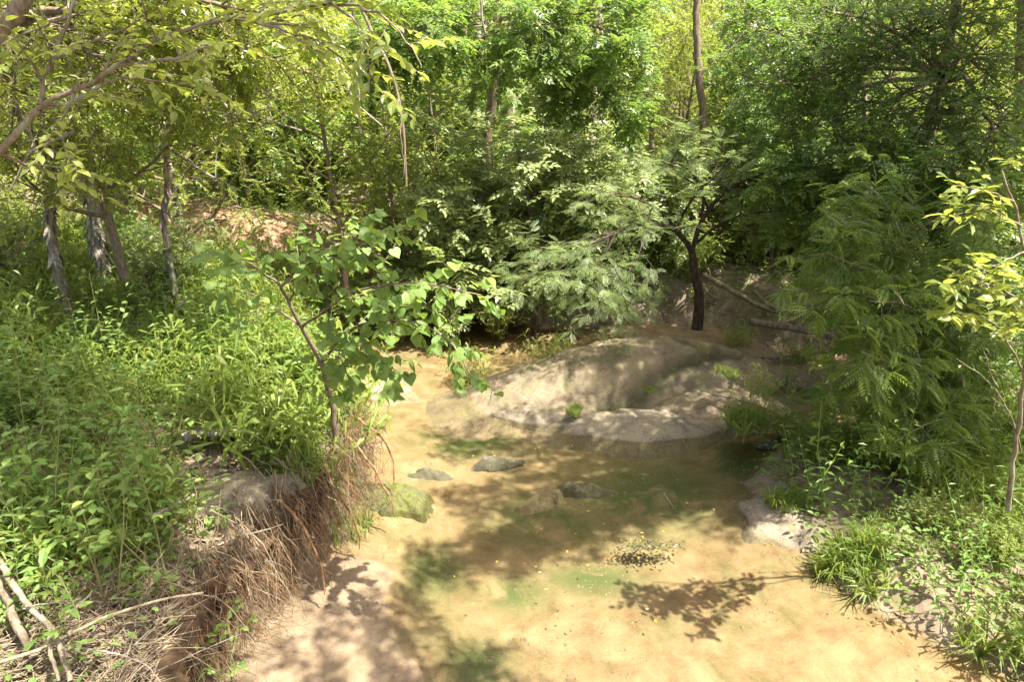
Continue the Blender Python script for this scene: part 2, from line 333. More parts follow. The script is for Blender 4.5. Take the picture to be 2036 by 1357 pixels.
# ------------------------------------------------------------------ rocks
def rockmat(name, base, moss=.35, dark=.3):
    m, n = newmat(name); out = N(n, 'ShaderNodeOutputMaterial'); geo = N(n, 'ShaderNodeNewGeometry'); pos = geo.outputs['Position']
    a = noise(n, 3, 6, .65, pos, .4); b = noise(n, 24, 6, .7, pos); sgrain = noise(n, 150, 3, .7, pos); d = noise(n, 1.4, 5, .6, pos, .8)
    lo = tuple(x * .5 for x in base); hi = tuple(min(.6, x * 1.35) for x in base)
    c = ramp(n, a, [(.3, lo), (.5, base), (.72, hi)]).outputs[0]
    c = mixc(n, .8, c, ramp(n, b, [(.35, (.55, .52, .48)), (.5, (1, 1, 1)), (.7, (1.2, 1.18, 1.15))]).outputs[0], 'MULTIPLY')
    c = mixc(n, .9, c, ramp(n, sgrain, [(.38, (.45, .43, .40)), (.5, (1, 1, 1)), (.62, (1.35, 1.33, 1.3))]).outputs[0], 'MULTIPLY')
    st = ramp(n, d, [(.46, (0, 0, 0)), (.62, (1, 1, 1))]).outputs[0]
    c = mixc(n, mathn(n, 'MULTIPLY', st, dark), c, (.10, .09, .06))
    ms = mathn(n, 'MULTIPLY', ramp(n, mathn(n, 'ADD', mathn(n, 'MULTIPLY', a, .4), mathn(n, 'MULTIPLY', b, .6)), [(.50, (0, 0, 0)), (.57, (1, 1, 1))]).outputs[0], moss)
    c = mixc(n, ms, c, (.10, .13, .02))
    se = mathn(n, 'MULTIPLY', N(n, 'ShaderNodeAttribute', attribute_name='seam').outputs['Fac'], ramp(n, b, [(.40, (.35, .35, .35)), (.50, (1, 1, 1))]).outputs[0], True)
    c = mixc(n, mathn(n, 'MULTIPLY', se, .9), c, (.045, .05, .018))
    p = N(n, 'ShaderNodeBsdfPrincipled'); p.inputs['Roughness'].default_value = .85; p.inputs['Specular IOR Level'].default_value = .25
    n.links.new(c, p.inputs['Base Color'])
    bp = N(n, 'ShaderNodeBump'); bp.inputs['Strength'].default_value = .8; bp.inputs['Distance'].default_value = .025
    n.links.new(mathn(n, 'ADD', b, mathn(n, 'MULTIPLY', sgrain, .4)), bp.inputs['Height']); n.links.new(bp.outputs[0], p.inputs['Normal']); n.links.new(p.outputs[0], out.inputs[0])
    return m
RKM = rockmat('granite', (.235, .18, .125), .35, .5); RKW = rockmat('pale_granite', (.27, .22, .165), .3, .4)
RKD = rockmat('wet_dark_stone', (.12, .11, .09), .15, .4); RKG = rockmat('mossy_stone', (.11, .105, .04), .85, .7)
def rock(name, c, r, rz, seed, mat, amp=.12, crack=None, rough=1.6, pw=2.6, res=90, tilt=0.0):
    th = np.linspace(0, 2 * math.pi, res * 2, endpoint=False); rh = np.linspace(0.001, 1.45, res) ** .8
    T, R = np.meshgrid(th, rh); ux, uy = np.cos(T), np.sin(T)
    ol = 1 + amp * 1.2 * fbm(np.stack([ux * rough, uy * rough, ux * 0 + seed], -1), seed, 4)
    px, py = ux * R * ol * r[0], uy * R * ol * r[1]; q = np.stack([px, py], -1)
    prof = np.where(R < 1, (1 - np.clip(R, 0, 1) ** pw) ** .95, 0)
    big = fbm(q * (1.1 / max(r[0], .4) + .5) + seed * 5.1, seed + 3, 4); sm = fbm(q * 7 + seed, seed + 7, 4)
    prof = prof * r[2]; prof = np.where(R < 1, prof, -(R - 1) * .8); z = prof * (1 + amp * 1.6 * big) * (1 + tilt * px / r[0]) + .016 * sm * (R < 1.0) + .010 * vnoise(q * 22, seed + 9) * (R < 1.0)
    cr = np.zeros_like(z)
    if crack:
        for (cx, cy, ang, wd, dp, lo, hi) in crack:
            lx = (px - cx) * math.cos(ang) + (py - cy) * math.sin(ang); ly = -(px - cx) * math.sin(ang) + (py - cy) * math.cos(ang)
            ly = ly + .09 * vnoise(np.stack([lx * 2.0, lx * 0 + seed], -1), 3) + .03 * vnoise(np.stack([lx * 9, lx * 0 + seed], -1), 4)
            on = sstep(lo, lo + .3, lx) * sstep(hi, hi - .3, lx)
            z = z - dp * np.exp(-(ly / wd) ** 2) * on - .09 * sstep(.02, -.08, ly) * on * sstep(1, .8, R); cr = np.maximum(cr, np.exp(-((ly + .03) / (wd * 1.7)) ** 2) * on)
    V = np.stack([px, py, z], -1); k = res * 2; i = np.arange(res - 1)[:, None] * k; j = np.arange(k)[None]; j2 = (j + 1) % k
    F = np.stack([i + j, i + k + j, i + k + j2, i + j2], -1).reshape(-1, 4)
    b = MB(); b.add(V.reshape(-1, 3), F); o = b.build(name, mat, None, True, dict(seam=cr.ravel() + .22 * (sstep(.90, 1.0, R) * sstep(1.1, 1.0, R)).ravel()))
    o.location = c; o.rotation_euler = (0, 0, rz); return o
bc = atz(1240, 762, .2)
boulder = rock('boulder', (bc[0] + .05, bc[1] + .32, -.05), (2.6, 1.15, .70), math.radians(11), 3, RKM, .06,
               [(.3, -.50, .34, .05, .13, -1.3, 1.8), (1.2, .1, -.9, .03, .10, -.5, .5), (-1.0, -.3, 1.1, .03, .07, -.5, .6)], pw=2.1, res=120, tilt=.28)
tag(boulder, 'large low granite boulder with a long crack, rising from the creek', 'boulder')
def rk(u, v, z, r, rz, seed, mat, label, name='rock', amp=.15, pw=2.6, dz=0, res=50, cat='rock'):
    p = atz(u, v, z); o = rock(name, (p[0], p[1], dz), r, math.radians(rz), seed, mat, amp, pw=pw, res=res); tag(o, label, cat); return o
rk(1270, 838, .05, (1.25, .42, .12), 6, 11, RKW, 'low pale rock ledge at the water edge in front of the big boulder', amp=.16, pw=2)
rk(1430, 800, .1, (.95, .62, .26), 8, 13, RKM, 'flat sandy rock shelf right of the boulder, carrying dead sticks')
rk(1060, 828, .02, (.55, .2, .13), -8, 17, RKW, 'small pale rock tongue under the left foot of the boulder', amp=.2)
rk(1620, 1035, .05, (.62, .50, .17), -25, 19, RKW, 'pale sunlit rock slab on the right bank beside the pool', amp=.25)
rk(1690, 985, .1, (.55, .40, .19), 15, 23, RKM, 'grey shaded rock behind the pale slab on the right bank', amp=.2)
rk(1625, 755, .05, (.45, .35, .20), 0, 29, RKM, 'rounded brown stone in the shaded sand behind the boulder')
rk(1485, 742, .1, (.30, .26, .16), 30, 31, RKD, 'dark wet stone wedged at the right end of the boulder')
rk(780, 985, .05, (.42, .26, .15), -20, 37, RKG, 'bright green mossy stone at the foot of the left bank', res=60, amp=.28, pw=2)
rk(850, 938, -.02, (.30, .12, .14), 15, 41, RKD, 'dark wet stone breaking the riffle below the left bank', amp=.3, dz=-.13)
rk(990, 912, -.02, (.36, .09, .13), 12, 43, RKD, 'thin dark stone edge in the riffle at mid stream', amp=.3, dz=-.14)
rk(1075, 988, -.06, (.34, .17, .16), 20, 47, RKM, 'submerged grey stone lying in the middle of the pool', amp=.3, dz=-.225)
rk(1160, 965, -.06, (.38, .16, .15), 5, 49, RKD, 'submerged dark stone just behind the mid pool stone', amp=.3, dz=-.215)
rk(1524, 886, .02, (.13, .05, .05), 8, 53, RKD, 'little black flat stone on the wet sand by the grass tussock', amp=.2, res=24)
rk(740, 770, .02, (.45, .5, .10), 40, 59, RKW, 'pale flat stone at the stream edge behind the heart leaved tree', amp=.25)
rk(480, 965, .9, (.50, .26, .06), 20, 61, RKW, 'flat pale stone lying on top of the left bank', amp=.25, dz=.86)
rk(1100, 735, .0, (.5, .2, .12), 30, 67, RKM, 'stone half sunk behind the left shoulder of the boulder', amp=.25)

# ------------------------------------------------------------------ leaf templates  (y along, x across, z normal)
def tri(V, F): return (np.array(V, float), np.array(F, np.int64))
T_DIA = tri([(0, 0, 0), (-.24, .45, .07), (0, 1, -.06), (.24, .45, .07)], [(0, 2, 1), (0, 3, 2)])
T_OVAL = tri([(0, 0, 0), (-.24, .30, .06), (-.22, .66, .04), (0, 1, -.10), (.22, .66, .04), (.24, .30, .06), (0, .48, 0)],
             [(0, 6, 1), (1, 6, 2), (2, 6, 3), (3, 6, 4), (4, 6, 5), (5, 6, 0)])
def heart():
    o = [(0, 0), (-.18, -.10), (-.38, -.06), (-.50, .14), (-.47, .38), (-.32, .62), (-.14, .82), (0, 1.0)]
    V = [(x, y, .16 * abs(x) - .10 * max(0, y - .4) - .12 * x * x) for x, y in o] + [(-x, y, .16 * abs(x) - .10 * max(0, y - .4) - .12 * x * x) for x, y in o[1:-1]]
    V += [(0, .35, 0), (0, .7, -.02)]; n = len(V); a, b = n - 2, n - 1
    F = [(0, a, 1), (1, a, 2), (2, a, 3), (3, a, 4), (4, a, 5), (5, a, b), (5, b, 6), (6, b, 7)]
    m = {i: 7 + i for i in range(1, 7)}; m[0] = 0; m[7] = 7; m[a] = a; m[b] = b
    F += [(m[p], m[r], m[q]) for p, q, r in F]
    return tri(V, F)
T_HEART = heart()
def pinnate(pairs=6, ll=.36, wd=.062, droop=.25, ang=55):
    V = []; F = []
    def leaflet(p, d, L, wv):
        d = np.array(d) / np.linalg.norm(d); s = np.array([-d[1], d[0], 0]); i = len(V); p = np.array(p)
        V.extend([p, p + d * L * .4 - s * wv + [0, 0, .015], p + d * L + [0, 0, -.06], p + d * L * .4 + s * wv + [0, 0, .015]])
        F.extend([(i, i + 1, i + 2), (i, i + 2, i + 3)])
    z = lambda t: -droop * t * t
    V.extend([np.array([-.012, 0, 0]), np.array([.012, 0, 0]), np.array([0, .5, z(.5)]), np.array([0, 1, z(1)])]); F.extend([(0, 1, 2), (0, 2, 3), (1, 3, 2)])
    a = math.radians(ang)
    for k in range(pairs):
        t = .18 + .72 * k / (pairs - 1); L = ll * (1 - .25 * abs(t - .45) * 2)
        for s in (-1, 1): leaflet((0, t, z(t)), (s * math.sin(a), math.cos(a), 0), L, wd)
    leaflet((0, .98, z(1)), (0, 1, -.2), ll, wd)
    return tri(V, F)
T_PIN = pinnate(); T_PIN5 = pinnate(3, .48, .14, .2)
T_BIP = pinnate(9, .33, .038, .18, 62)
def bipin():
    V = [np.array([-.01, 0, 0]), np.array([.01, 0, 0]), np.array([0, 1, -.15])]; F = [(0, 1, 2)]
    for k in range(7):
        t = .2 + .78 * k / 6; L = .42 * (1 - .5 * abs(t - .5))
        for s in (-1, 1):
            a = math.radians(50 if k < 6 else 20); d = np.array([s * math.sin(a), math.cos(a), 0]); sd = np.array([-d[1], d[0], 0])
            for q in range(2):
                p = np.array([0, t, -.15 * t * t]) + d * L * (.12 + .42 * q); i = len(V); wv = .055
                V.extend([p - sd * wv + [0, 0, .012], p + d * L * .10, p + sd * wv + [0, 0, .012], p + d * L * .36 + [0, 0, -.01 * q]]); F.extend([(i, i + 1, i + 3), (i + 1, i + 2, i + 3)])
    return tri(V, F)
T_BIP = bipin()
def shoot(nb=8, seed=0, bl=.34, bw=.017, lean=.35):
    r = np.random.default_rng(seed); V = []; F = []
    la = r.random() * 6.28
    c = lambda t: np.array([lean * t * t * math.cos(la), lean * t * t * math.sin(la), t])
    for t0, t1 in ((0, .5), (.5, 1)):
        i = len(V); a, b = c(t0), c(t1); V.extend([a + [-.006, 0, 0], a + [.006, 0, 0], b + [.003, 0, 0], b - [.003, 0, 0]]); F.extend([(i, i + 1, i + 2), (i, i + 2, i + 3)])
    for k in range(nb):
        t = .2 + .8 * (k + r.random() * .5) / nb; p = c(min(t, 1)); a = k * 2.6 + r.normal() * .5; up = .7 + r.random() * .9
        d = np.array([math.cos(a), math.sin(a), 0]); s = np.array([-d[1], d[0], 0]); L = bl * (.7 + .5 * r.random()); w = bw * (.8 + .5 * r.random())
        m = p + d * L * .45 + [0, 0, L * up * .40]; e_ = p + d * L + [0, 0, L * (up * .30 - .30)]
        q = p + d * L * .12 + [0, 0, L * up * .15]; i = len(V)
        V.extend([p, q - s * w * .8, q + s * w * .8, m - s * w, m + s * w, e_]); F.extend([(i, i + 1, i + 2), (i + 1, i + 3, i + 4), (i + 1, i + 4, i + 2), (i + 3, i + 5, i + 4)])
    V = np.array(V); V = V[:, [0, 2, 1]]   # y up the stem
    return (V, np.array(F, np.int64))
SHOOTS = [shoot(7, k) for k in range(6)]
SHOOTS5 = [shoot(5, 20 + k, .40, .030) for k in range(5)]
def tuft(nb=16, seed=0):
    r = np.random.default_rng(seed); V = []; F = []
    for k in range(nb):
        a = r.random() * 6.28; d = np.array([math.cos(a), math.sin(a), 0]); s = np.array([-d[1], d[0], 0]); L = .6 + .5 * r.random(); sp = .25 + .6 * r.random(); w = .018
        b = d * .05 * r.random(); i = len(V); m = b + d * L * sp * .45 + [0, 0, L * .62]; e_ = b + d * L * sp * 1.1 + [0, 0, L * (.95 - sp * .7)]
        q = b + d * L * sp * .15 + [0, 0, L * .3]
        V.extend([b - s * w, b + s * w, q - s * w, q + s * w, m - s * w * .8, m + s * w * .8, e_]); F.extend([(i, i + 1, i + 3), (i, i + 3, i + 2), (i + 2, i + 3, i + 5), (i + 2, i + 5, i + 4), (i + 4, i + 5, i + 6)])
    V = np.array(V); return (V[:, [0, 2, 1]], np.array(F, np.int64))
def weed(nb, seed):
    r = np.random.default_rng(seed); la = r.random() * 6.28; c = lambda t: np.array([.3 * t * t * math.cos(la), .3 * t * t * math.sin(la), t]); V = []; F = []
    for t0, t1 in ((0, .5), (.5, 1)):
        i = len(V); a, b = c(t0), c(t1); V.extend([a + [-.004, 0, 0], a + [.004, 0, 0], b + [.002, 0, 0], b - [.002, 0, 0]]); F.extend([(i, i + 1, i + 2), (i, i + 2, i + 3)])
    for k in range(nb):
        t = .15 + .85 * (k + r.random() * .5) / nb; p = c(min(t, 1)); a = k * 2.4 + r.normal() * .4; L = .11 * (.6 + .6 * r.random()) * (1.15 - .5 * t); d = np.array([math.cos(a), math.sin(a), .25]); q = np.array([-d[1], d[0], 0]); i = len(V)
        V.extend([p, p + d * L * .45 - q * L * .17, p + d * L - [0, 0, L * .25], p + d * L * .45 + q * L * .17]); F.extend([(i, i + 1, i + 2), (i, i + 2, i + 3)])
    V = np.array(V); return (V[:, [0, 2, 1]], np.array(F, np.int64))
WEEDS = [weed(17, 40 + k) for k in range(4)]
TUFTS = [tuft(18, k) for k in range(4)]

# ------------------------------------------------------------------ growth
def resample(p, n):
    p = np.asarray(p, float); L = np.r_[0, np.cumsum(np.linalg.norm(np.diff(p, axis=0), axis=1))]
    t = np.linspace(0, L[-1], n); return np.stack([np.interp(t, L, p[:, k]) for k in range(3)], -1)
def smoothline(p, n, rng=None, wob=0.0):
    q = resample(p, n)
    for _ in range(2): q[1:-1] = .25 * q[:-2] + .5 * q[1:-1] + .25 * q[2:]
    if wob: 
        j = rng.normal(size=q.shape) * wob; j[0] = 0; q = q + j
    return q
def walk(rng, p0, d, L, n, wander, trop):
    P = [p0]; d = d / np.linalg.norm(d)
    for _ in range(n):
        d = d + rng.normal(size=3) * wander + np.array([0, 0, trop]); d = d / np.linalg.norm(d); P.append(P[-1] + d * L / n)
    return np.array(P)
def spawn(rng, parents, per, L, ang, wander, trop, lo=.25, n=4, rr=.55, hi=1.0, taper_len=.5, flat=0.0, dens=None):
    """per children on every parent (pts, r0, r1) -> new list; dens = children per metre instead"""
    out = []; phi = rng.random() * 6.28
    for (p, r0, r1) in parents:
        seg = np.linalg.norm(np.diff(p, axis=0), axis=1).sum(); k = per if dens is None else max(1, int(seg * dens + rng.random()))
        for i in range(k):
            t = lo + (hi - lo) * (i + rng.random()) / k; f = t * (len(p) - 1); a = min(int(f), len(p) - 2); f -= a
            q = p[a] * (1 - f) + p[a + 1] * f; tg = nrm(p[a + 1] - p[a]); r = (r0 + (r1 - r0) * t) * rr
            phi += 2.4 + rng.normal() * .3; ref = np.array([0, 0, 1.0]) if abs(tg[2]) < .9 else np.array([1.0, 0, 0])
            x = nrm(np.cross(tg, ref)); y = np.cross(tg, x); s = x * math.cos(phi) + y * math.sin(phi)
            if flat: s[2] *= (1 - flat); s = nrm(s)
            A = math.radians(ang + rng.normal() * 10); d = tg * math.cos(A) + s * math.sin(A)
            out.append((walk(rng, q, d, L * (1 - taper_len * t) * (.75 + .5 * rng.random()), n, wander, trop), max(r, .0012), max(r * .3, .0008)))
    return out
def leaves_on(rng, twigs, per, size, droop=.25, njit=.35, fwd=.6, end=True):
    A = np.stack([t[0] for t in twigs]); T, K, _ = A.shape
    t = (np.arange(per) + rng.random((T, per)) * .8) / per; t = .08 + .92 * np.clip(t, 0, .999); f = t * (K - 1); i = f.astype(int).clip(0, K - 2); f = (f - i)[..., None]
    r = np.arange(T)[:, None]; p = A[r, i] * (1 - f) + A[r, i + 1] * f; tg = nrm(A[r, i + 1] - A[r, i])
    s = nrm(np.cross(tg, np.array([0, 0, 1.0]) + 1e-3)); s = s * np.where(np.arange(per) % 2, 1, -1)[None, :, None]
    D = nrm(tg * fwd + s * .85 + rng.normal(size=p.shape) * .25 - np.array([0, 0, droop]))
    Nn = np.array([0, 0, 1.0]) + rng.normal(size=p.shape) * njit; Nn = nrm(Nn - (Nn * D).sum(-1, keepdims=True) * D)
    S = size * (.65 + .55 * rng.random((T, per)))
    return p.reshape(-1, 3), D.reshape(-1, 3), Nn.reshape(-1, 3), S.ravel()
def wood(levels, sides=(8, 5, 3, 3)):
    b = MB()
    for lv, sd in zip(levels, sides):
        for (p, r0, r1) in lv: b.tube(p, np.linspace(r0, r1, len(p)), sd)
    return b
def leafmesh(name, rng, L, tm, mat):
    b = MB(); b.inst(tm, *L, rng); return b.mesh(name, mat)
LEAFVAR = {}
def leaf_variants(key, tm, mat):
    if key not in LEAFVAR:
        r = np.random.default_rng(1); out = []
        for k in range(6):
            V, F = tm; V = V.copy(); V[:, 2] += .10 * (k % 3 - 1) * (V[:, 0] ** 2) * 4 - .06 * (k % 2) * V[:, 1] ** 2; V[:, 0] *= (.9 + .04 * k)
            b = MB(); b.add(V, F, k / 5.0); out.append(b.mesh('leaf', mat))
        LEAFVAR[key] = out
    return LEAFVAR[key]
def leaf_objects(parent, L, key, tm, mat, rng, limit=300, rest_name='foliage', near=None):
    P, D, Nn, S = L; org = np.array(parent.location)
    dist = np.linalg.norm(P + org - np.array([0, 0, CAM_Z]), axis=1)
    od = np.argsort(dist / S) if near is None else near(P + org)
    take = od[:limit]; rest = od[limit:]; vs = leaf_variants(key, tm, mat)
    B = nrm(np.cross(D, Nn)); N2 = np.cross(B, D)
    for q in take:
        o = bpy.data.objects.new('leaf', vs[int(rng.integers(6))]); COL.objects.link(o); o.parent = parent
        s = S[q]; M = Matrix(((B[q, 0] * s, D[q, 0] * s, N2[q, 0] * s, P[q, 0]), (B[q, 1] * s, D[q, 1] * s, N2[q, 1] * s, P[q, 1]), (B[q, 2] * s, D[q, 2] * s, N2[q, 2] * s, P[q, 2]), (0, 0, 0, 1)))
        o.matrix_local = M
    if len(rest):
        b = MB(); b.inst(tm, P[rest], D[rest], Nn[rest], S[rest], rng); b.build(rest_name, mat, parent, kind='stuff')

# ------------------------------------------------------------------ generic trees and shrubs (unlinked prototypes as mesh pairs)
def gen_tree(seed, H=9, R=2.6, h0=.10, leaf=.08, tm=T_DIA, mat='wood', per=34, nl=22, bark=BK, droop=.25, njit=.4, sub=8, tw=5):
    r = np.random.default_rng(seed)
    tr = [(walk(r, np.zeros(3) - [0, 0, .3], np.array([.03, 0, 1.0]), H, 10, .05, .05), .0115 * H, .02)]
    l1 = spawn(r, tr, nl, R * 1.15, 62, .12, .05, lo=h0, n=6, taper_len=.55)
    l2 = spawn(r, l1, sub, R * .48, 50, .18, .02, lo=.2, n=4, flat=.3)
    l3 = spawn(r, l2, tw, R * .22, 48, .2, -.03, lo=.15, n=2)
    L = leaves_on(r, l3, per, leaf, droop, njit)
    return (wood([tr], (9,)).mesh('trunk', bark, True), wood([l1, l2, l3], (5, 3, 3)).mesh('limbs', bark, True), leafmesh('crown', r, L, tm, LM[mat]))
def gen_shrub(seed, H=2.0, stems=9, leaf=.075, tm=T_OVAL, mat='wood', per=12, spread=.5, bark=STEM, droop=.2, l1n=6, l2n=4, njit=.35):
    r = np.random.default_rng(seed); st = []
    for k in range(stems):
        a = k * 2.4 + r.random(); s = spread * (.3 + .8 * r.random())
        st.append((walk(r, np.array([math.cos(a) * .06, math.sin(a) * .06, -.1]), np.array([math.cos(a) * s, math.sin(a) * s, 1]), H * (.6 + .45 * r.random()), 6, .09, .0), .008 * H, .003 * H))
    l1 = spawn(r, st, l1n, H * .42, 48, .14, .02, lo=.2, n=4); l2 = spawn(r, l1, l2n, H * .2, 45, .18, -.02, lo=.2, n=3)
    L = leaves_on(r, l2, per, leaf, droop, njit)
    return (wood([st], (5,)).mesh('stem', bark, True), wood([l1, l2], (3, 3)).mesh('twigs', bark, True), leafmesh('foliage', r, L, tm, LM[mat]))
TREES = {
    'fine_a': gen_tree(101), 'fine_b': gen_tree(102, H=10, R=3.0, nl=20), 'fine_c': gen_tree(103, H=8, R=2.4, mat='yellow', leaf=.075),
    'pin_a': gen_tree(104, H=8.5, R=2.6, tm=T_PIN5, mat='pinnate', leaf=.25, per=6, nl=20), 'pin_b': gen_tree(105, H=9.5, R=2.9, tm=T_PIN5, mat='pinnate', leaf=.26, per=6, nl=20, h0=.08),
    'yel_b': gen_tree(106, H=9, R=2.8, mat='yellow', leaf=.085, droop=.1, nl=20)}
SHRUBS = {
    'oval': gen_shrub(201), 'oval2': gen_shrub(202, H=2.4, stems=8), 'pin': gen_shrub(203, H=2.6, tm=T_PIN5, mat='pinnate', leaf=.21, per=7, stems=10),
    'round': gen_shrub(204, H=2.2, tm=T_HEART, mat='pinnate', leaf=.095, per=6, stems=8), 'narrow': gen_shrub(205, H=1.6, leaf=.075, tm=T_DIA, mat='grass', per=12, stems=10),
    'pale': gen_shrub(208, H=2.8, tm=T_PIN5, mat='pale', leaf=.20, per=8, stems=10),
    'cedar': gen_shrub(207, H=1.6, tm=T_PIN, mat='cedar', leaf=.11, per=6, stems=9, bark=BK),
    'yellow': gen_shrub(206, H=2.2, mat='yellow', leaf=.07)}
usedK = {}
def put(kind, name, x, y, s, rz, label, cat, group=None, dz=0.0):
    e_ = empty(name, (x, y, h1(x, y) + dz), rz, s)
    a, b, c = (TREES if kind in TREES else SHRUBS)[kind]
    n1, n2, n3 = ('trunk', 'limbs', 'crown') if kind in TREES else ('stem', 'twigs', 'foliage')
    link(n1, a, e_); link(n2, b, e_, 'stuff'); link(n3, c, e_, 'stuff')
    tag(e_, label, cat, group); return e_

ORD = ['first', 'second', 'third', 'fourth', 'fifth', 'sixth', 'seventh', 'eighth', 'ninth', 'tenth', 'eleventh', 'twelfth', 'thirteenth', 'fourteenth', 'fifteenth', 'sixteenth', 'seventeenth', 'eighteenth', 'nineteenth', 'twentieth', 'twenty-first', 'twenty-second', 'twenty-third', 'twenty-fourth']
DESC = {'fine_a': 'dark green small-leaved tree', 'fine_b': 'broad green small-leaved tree', 'fine_c': 'yellow-green small-leaved tree', 'pin_a': 'green tree with long divided leaves', 'pin_b': 'tall tree with long divided leaves', 'yel_b': 'bright yellow-green tree',
        'oval': 'green oval-leaved bush', 'oval2': 'tall green oval-leaved bush', 'pin': 'bush with divided leaves', 'round': 'bush with broad pale leaves', 'narrow': 'narrow-leaved light bush', 'yellow': 'yellow-green bush'}
rg = np.random.default_rng(7)
rows = [('creekside row', 16.6, 13, .56, 13, 'trees of the creekside row'), ('middle row', 21.5, 18, .62, 18, 'trees of the middle row'), ('third row', 27.5, 23, .70, 22, 'trees of the third row'), ('farthest row', 36, 31, .92, 24, 'trees of the farthest row')]
def tree_kind(x, y):
    r = rg.random()
    if x < -.25 * y: return ('fine_c', 'yel_b', 'fine_a')[int(r * 3)]
    if x < .15 * y: return ('pin_a', 'pin_b', 'fine_a', 'yel_b')[int(r * 4)]
    return ('fine_a', 'fine_b', 'yel_b', 'fine_c')[int(r * 4)]
for (rn, y0, hw, s0, cnt, grp) in rows:
    for k in range(cnt):
        x = -hw + 2 * hw * (k + .5) / cnt + rg.normal() * .5; y = y0 + rg.normal() * 1.3
        kd_ = tree_kind(x, y); s = s0 * (.88 + .28 * rg.random())
        put(kd_, 'woodland_tree', x, y, s, rg.random() * 6.28, '%s, %s from the left in the %s' % (DESC[kd_], ORD[k], rn), 'tree', grp)
for (rn, y0, hw, cnt, grp) in [('far bank bush line', 14.4, 11, 17, 'bushes on the far bank'), ('second bush line', 19.0, 15, 21, 'bushes under the trees'), ('third bush line', 24, 20, 23, 'bushes deep in the woods'), ('last bush line', 31, 26, 23, 'bushes in the last line')]:
    for k in range(cnt):
        x = -hw + 2 * hw * (k + .5) / cnt + rg.normal() * .35; y = y0 + rg.normal() * .7
        if y0 < 15 and -7.5 < x < -1.8: y += 1.9
        kk = ('oval', 'oval2', 'pin', 'round', 'yellow', 'narrow')[int(rg.random() * 6)]
        put(kk, 'bush', x, y, (.8 + .5 * rg.random()) * (1 + (y0 - 14) * .035), rg.random() * 6.28, '%s, %s from the left in the %s' % (DESC[kk], ORD[k], rn), 'bush', grp)
# near, singled-out trees and bushes
put('pin_b', 'woodland_tree', 5.2, 13.4, .55, 1.0, 'tall divided-leaf tree behind the feathery tree, over the right bank', 'tree')
put('yel_b', 'woodland_tree', 7.6, 12.4, .62, 2.2, 'dense yellow-green small-leaved tree over the logs on the right', 'tree')
put('fine_a', 'woodland_tree', 9.2, 9.4, .62, 4.0, 'dense green tree at the right edge behind the long-leaved bush', 'tree')
put('fine_c', 'woodland_tree', -6.2, 12.6, .80, .5, 'thin yellow-green tree behind the shaggy grey trunks', 'tree')
put('yel_b', 'woodland_tree', -9.0, 10.0, .85, 1.7, 'bright yellow-green tree at the left edge beyond the grass', 'tree')
put('yel_b', 'woodland_tree', -5.2, 8.9, .62, 2.6, 'airy yellow-green tree between the shaggy trunks and the tall grass', 'tree', dz=1.2)
put('fine_c', 'woodland_tree', -2.9, 11.6, .62, 5.1, 'airy yellow-green tree right of the dead snag', 'tree', dz=1.0)
put('fine_c', 'woodland_tree', -1.6, 15.0, .58, 3.1, 'light green tree over the dark forked trunk', 'tree')
put('fine_b', 'woodland_tree', 6.6, 14.8, .62, 3.3, 'dense green tree forming the leaf wall at upper right', 'tree')
put('fine_c', 'woodland_tree', 3.6, 15.2, .58, 6.0, 'light green tree right of the tall straight trunk', 'tree')
put('yel_b', 'woodland_tree', 9.8, 12.6, .65, .3, 'yellow-tinged tree in the upper right corner', 'tree')
put('pale', 'shrub', 2.6, 13.4, .9, 2.2, 'pale sunlit bush behind the left arm of the feathery tree', 'bush')
put('yellow', 'shrub', 3.9, 14.0, .9, 1.2, 'yellow-green bush between the tall straight trunk and the bright clearing', 'bush')
put('pale', 'shrub', 5.4, 14.4, 1.0, 4.2, 'pale bush in the bright clearing right of the tall straight trunk', 'bush')
put('yellow', 'shrub', 6.8, 13.0, 1.1, 3.2, 'yellow-green bush over the shaded bank hollow', 'bush')
put('narrow', 'shrub', 3.4, 12.9, .8, 4.6, 'narrow-leaved bush behind the foot of the feathery tree', 'bush')
for (u_, v_, k_, s_, l_) in [(50, 700, 'yellow', .50, 'small yellow-green bush at the left edge in the tall grass'), (180, 640, 'narrow', .60, 'thin-leaved bush in the grass left of the slender sapling'), (310, 730, 'oval', .42, 'small bush in the middle of the left grass'),
        (430, 640, 'narrow', .62, 'narrow-leaved bush in the grass by the broken grey stick'), (510, 770, 'yellow', .40, 'low yellow-green bush left of the heart leaved tree'), (575, 850, 'narrow', .42, 'narrow-leaved bush at the foot of the heart leaved tree'), (90, 560, 'yellow', .70, 'taller yellow-green bush at the far left edge of the grass'),
        (260, 570, 'oval', .60, 'rounded bush at the back of the left grass'), (420, 850, 'narrow', .38, 'small bush beside the pale curved log'), (20, 860, 'oval', .42, 'small oval-leaved bush at the left edge above the bare soil'), (200, 880, 'yellow', .38, 'low light bush by the bare pale soil')]:
    q_ = atz(u_, v_, 1.1); put(k_, 'shrub', q_[0], q_[1], s_, u_ * .1, l_, 'bush')
for (u_, v_, k_, s_, l_) in [(1640, 900, 'narrow', .40, 'small narrow-leaved bush at the corner of the right bank'), (1760, 930, 'narrow', .46, 'narrow-leaved bush under the long-leaved bush'), (1880, 900, 'oval', .42, 'dark small bush at the foot of the long-leaved bush'), (1980, 1120, 'narrow', .32, 'bright low bush at the right edge below the slim sapling'),
        (1560, 830, 'narrow', .36, 'little bush spilling over the rock shelf at its right end'), (1850, 1060, 'narrow', .28, 'low bright bush between the pale slab and the slim sapling')]:
    q_ = atz(u_, v_, .3); put(k_, 'shrub', q_[0], q_[1], s_, u_ * .1, l_, 'bush')
put('cedar', 'shrub', -5.4, 10.2, 1.0, 0, 'feathery young cedar in front of the stout shaggy trunk', 'bush')
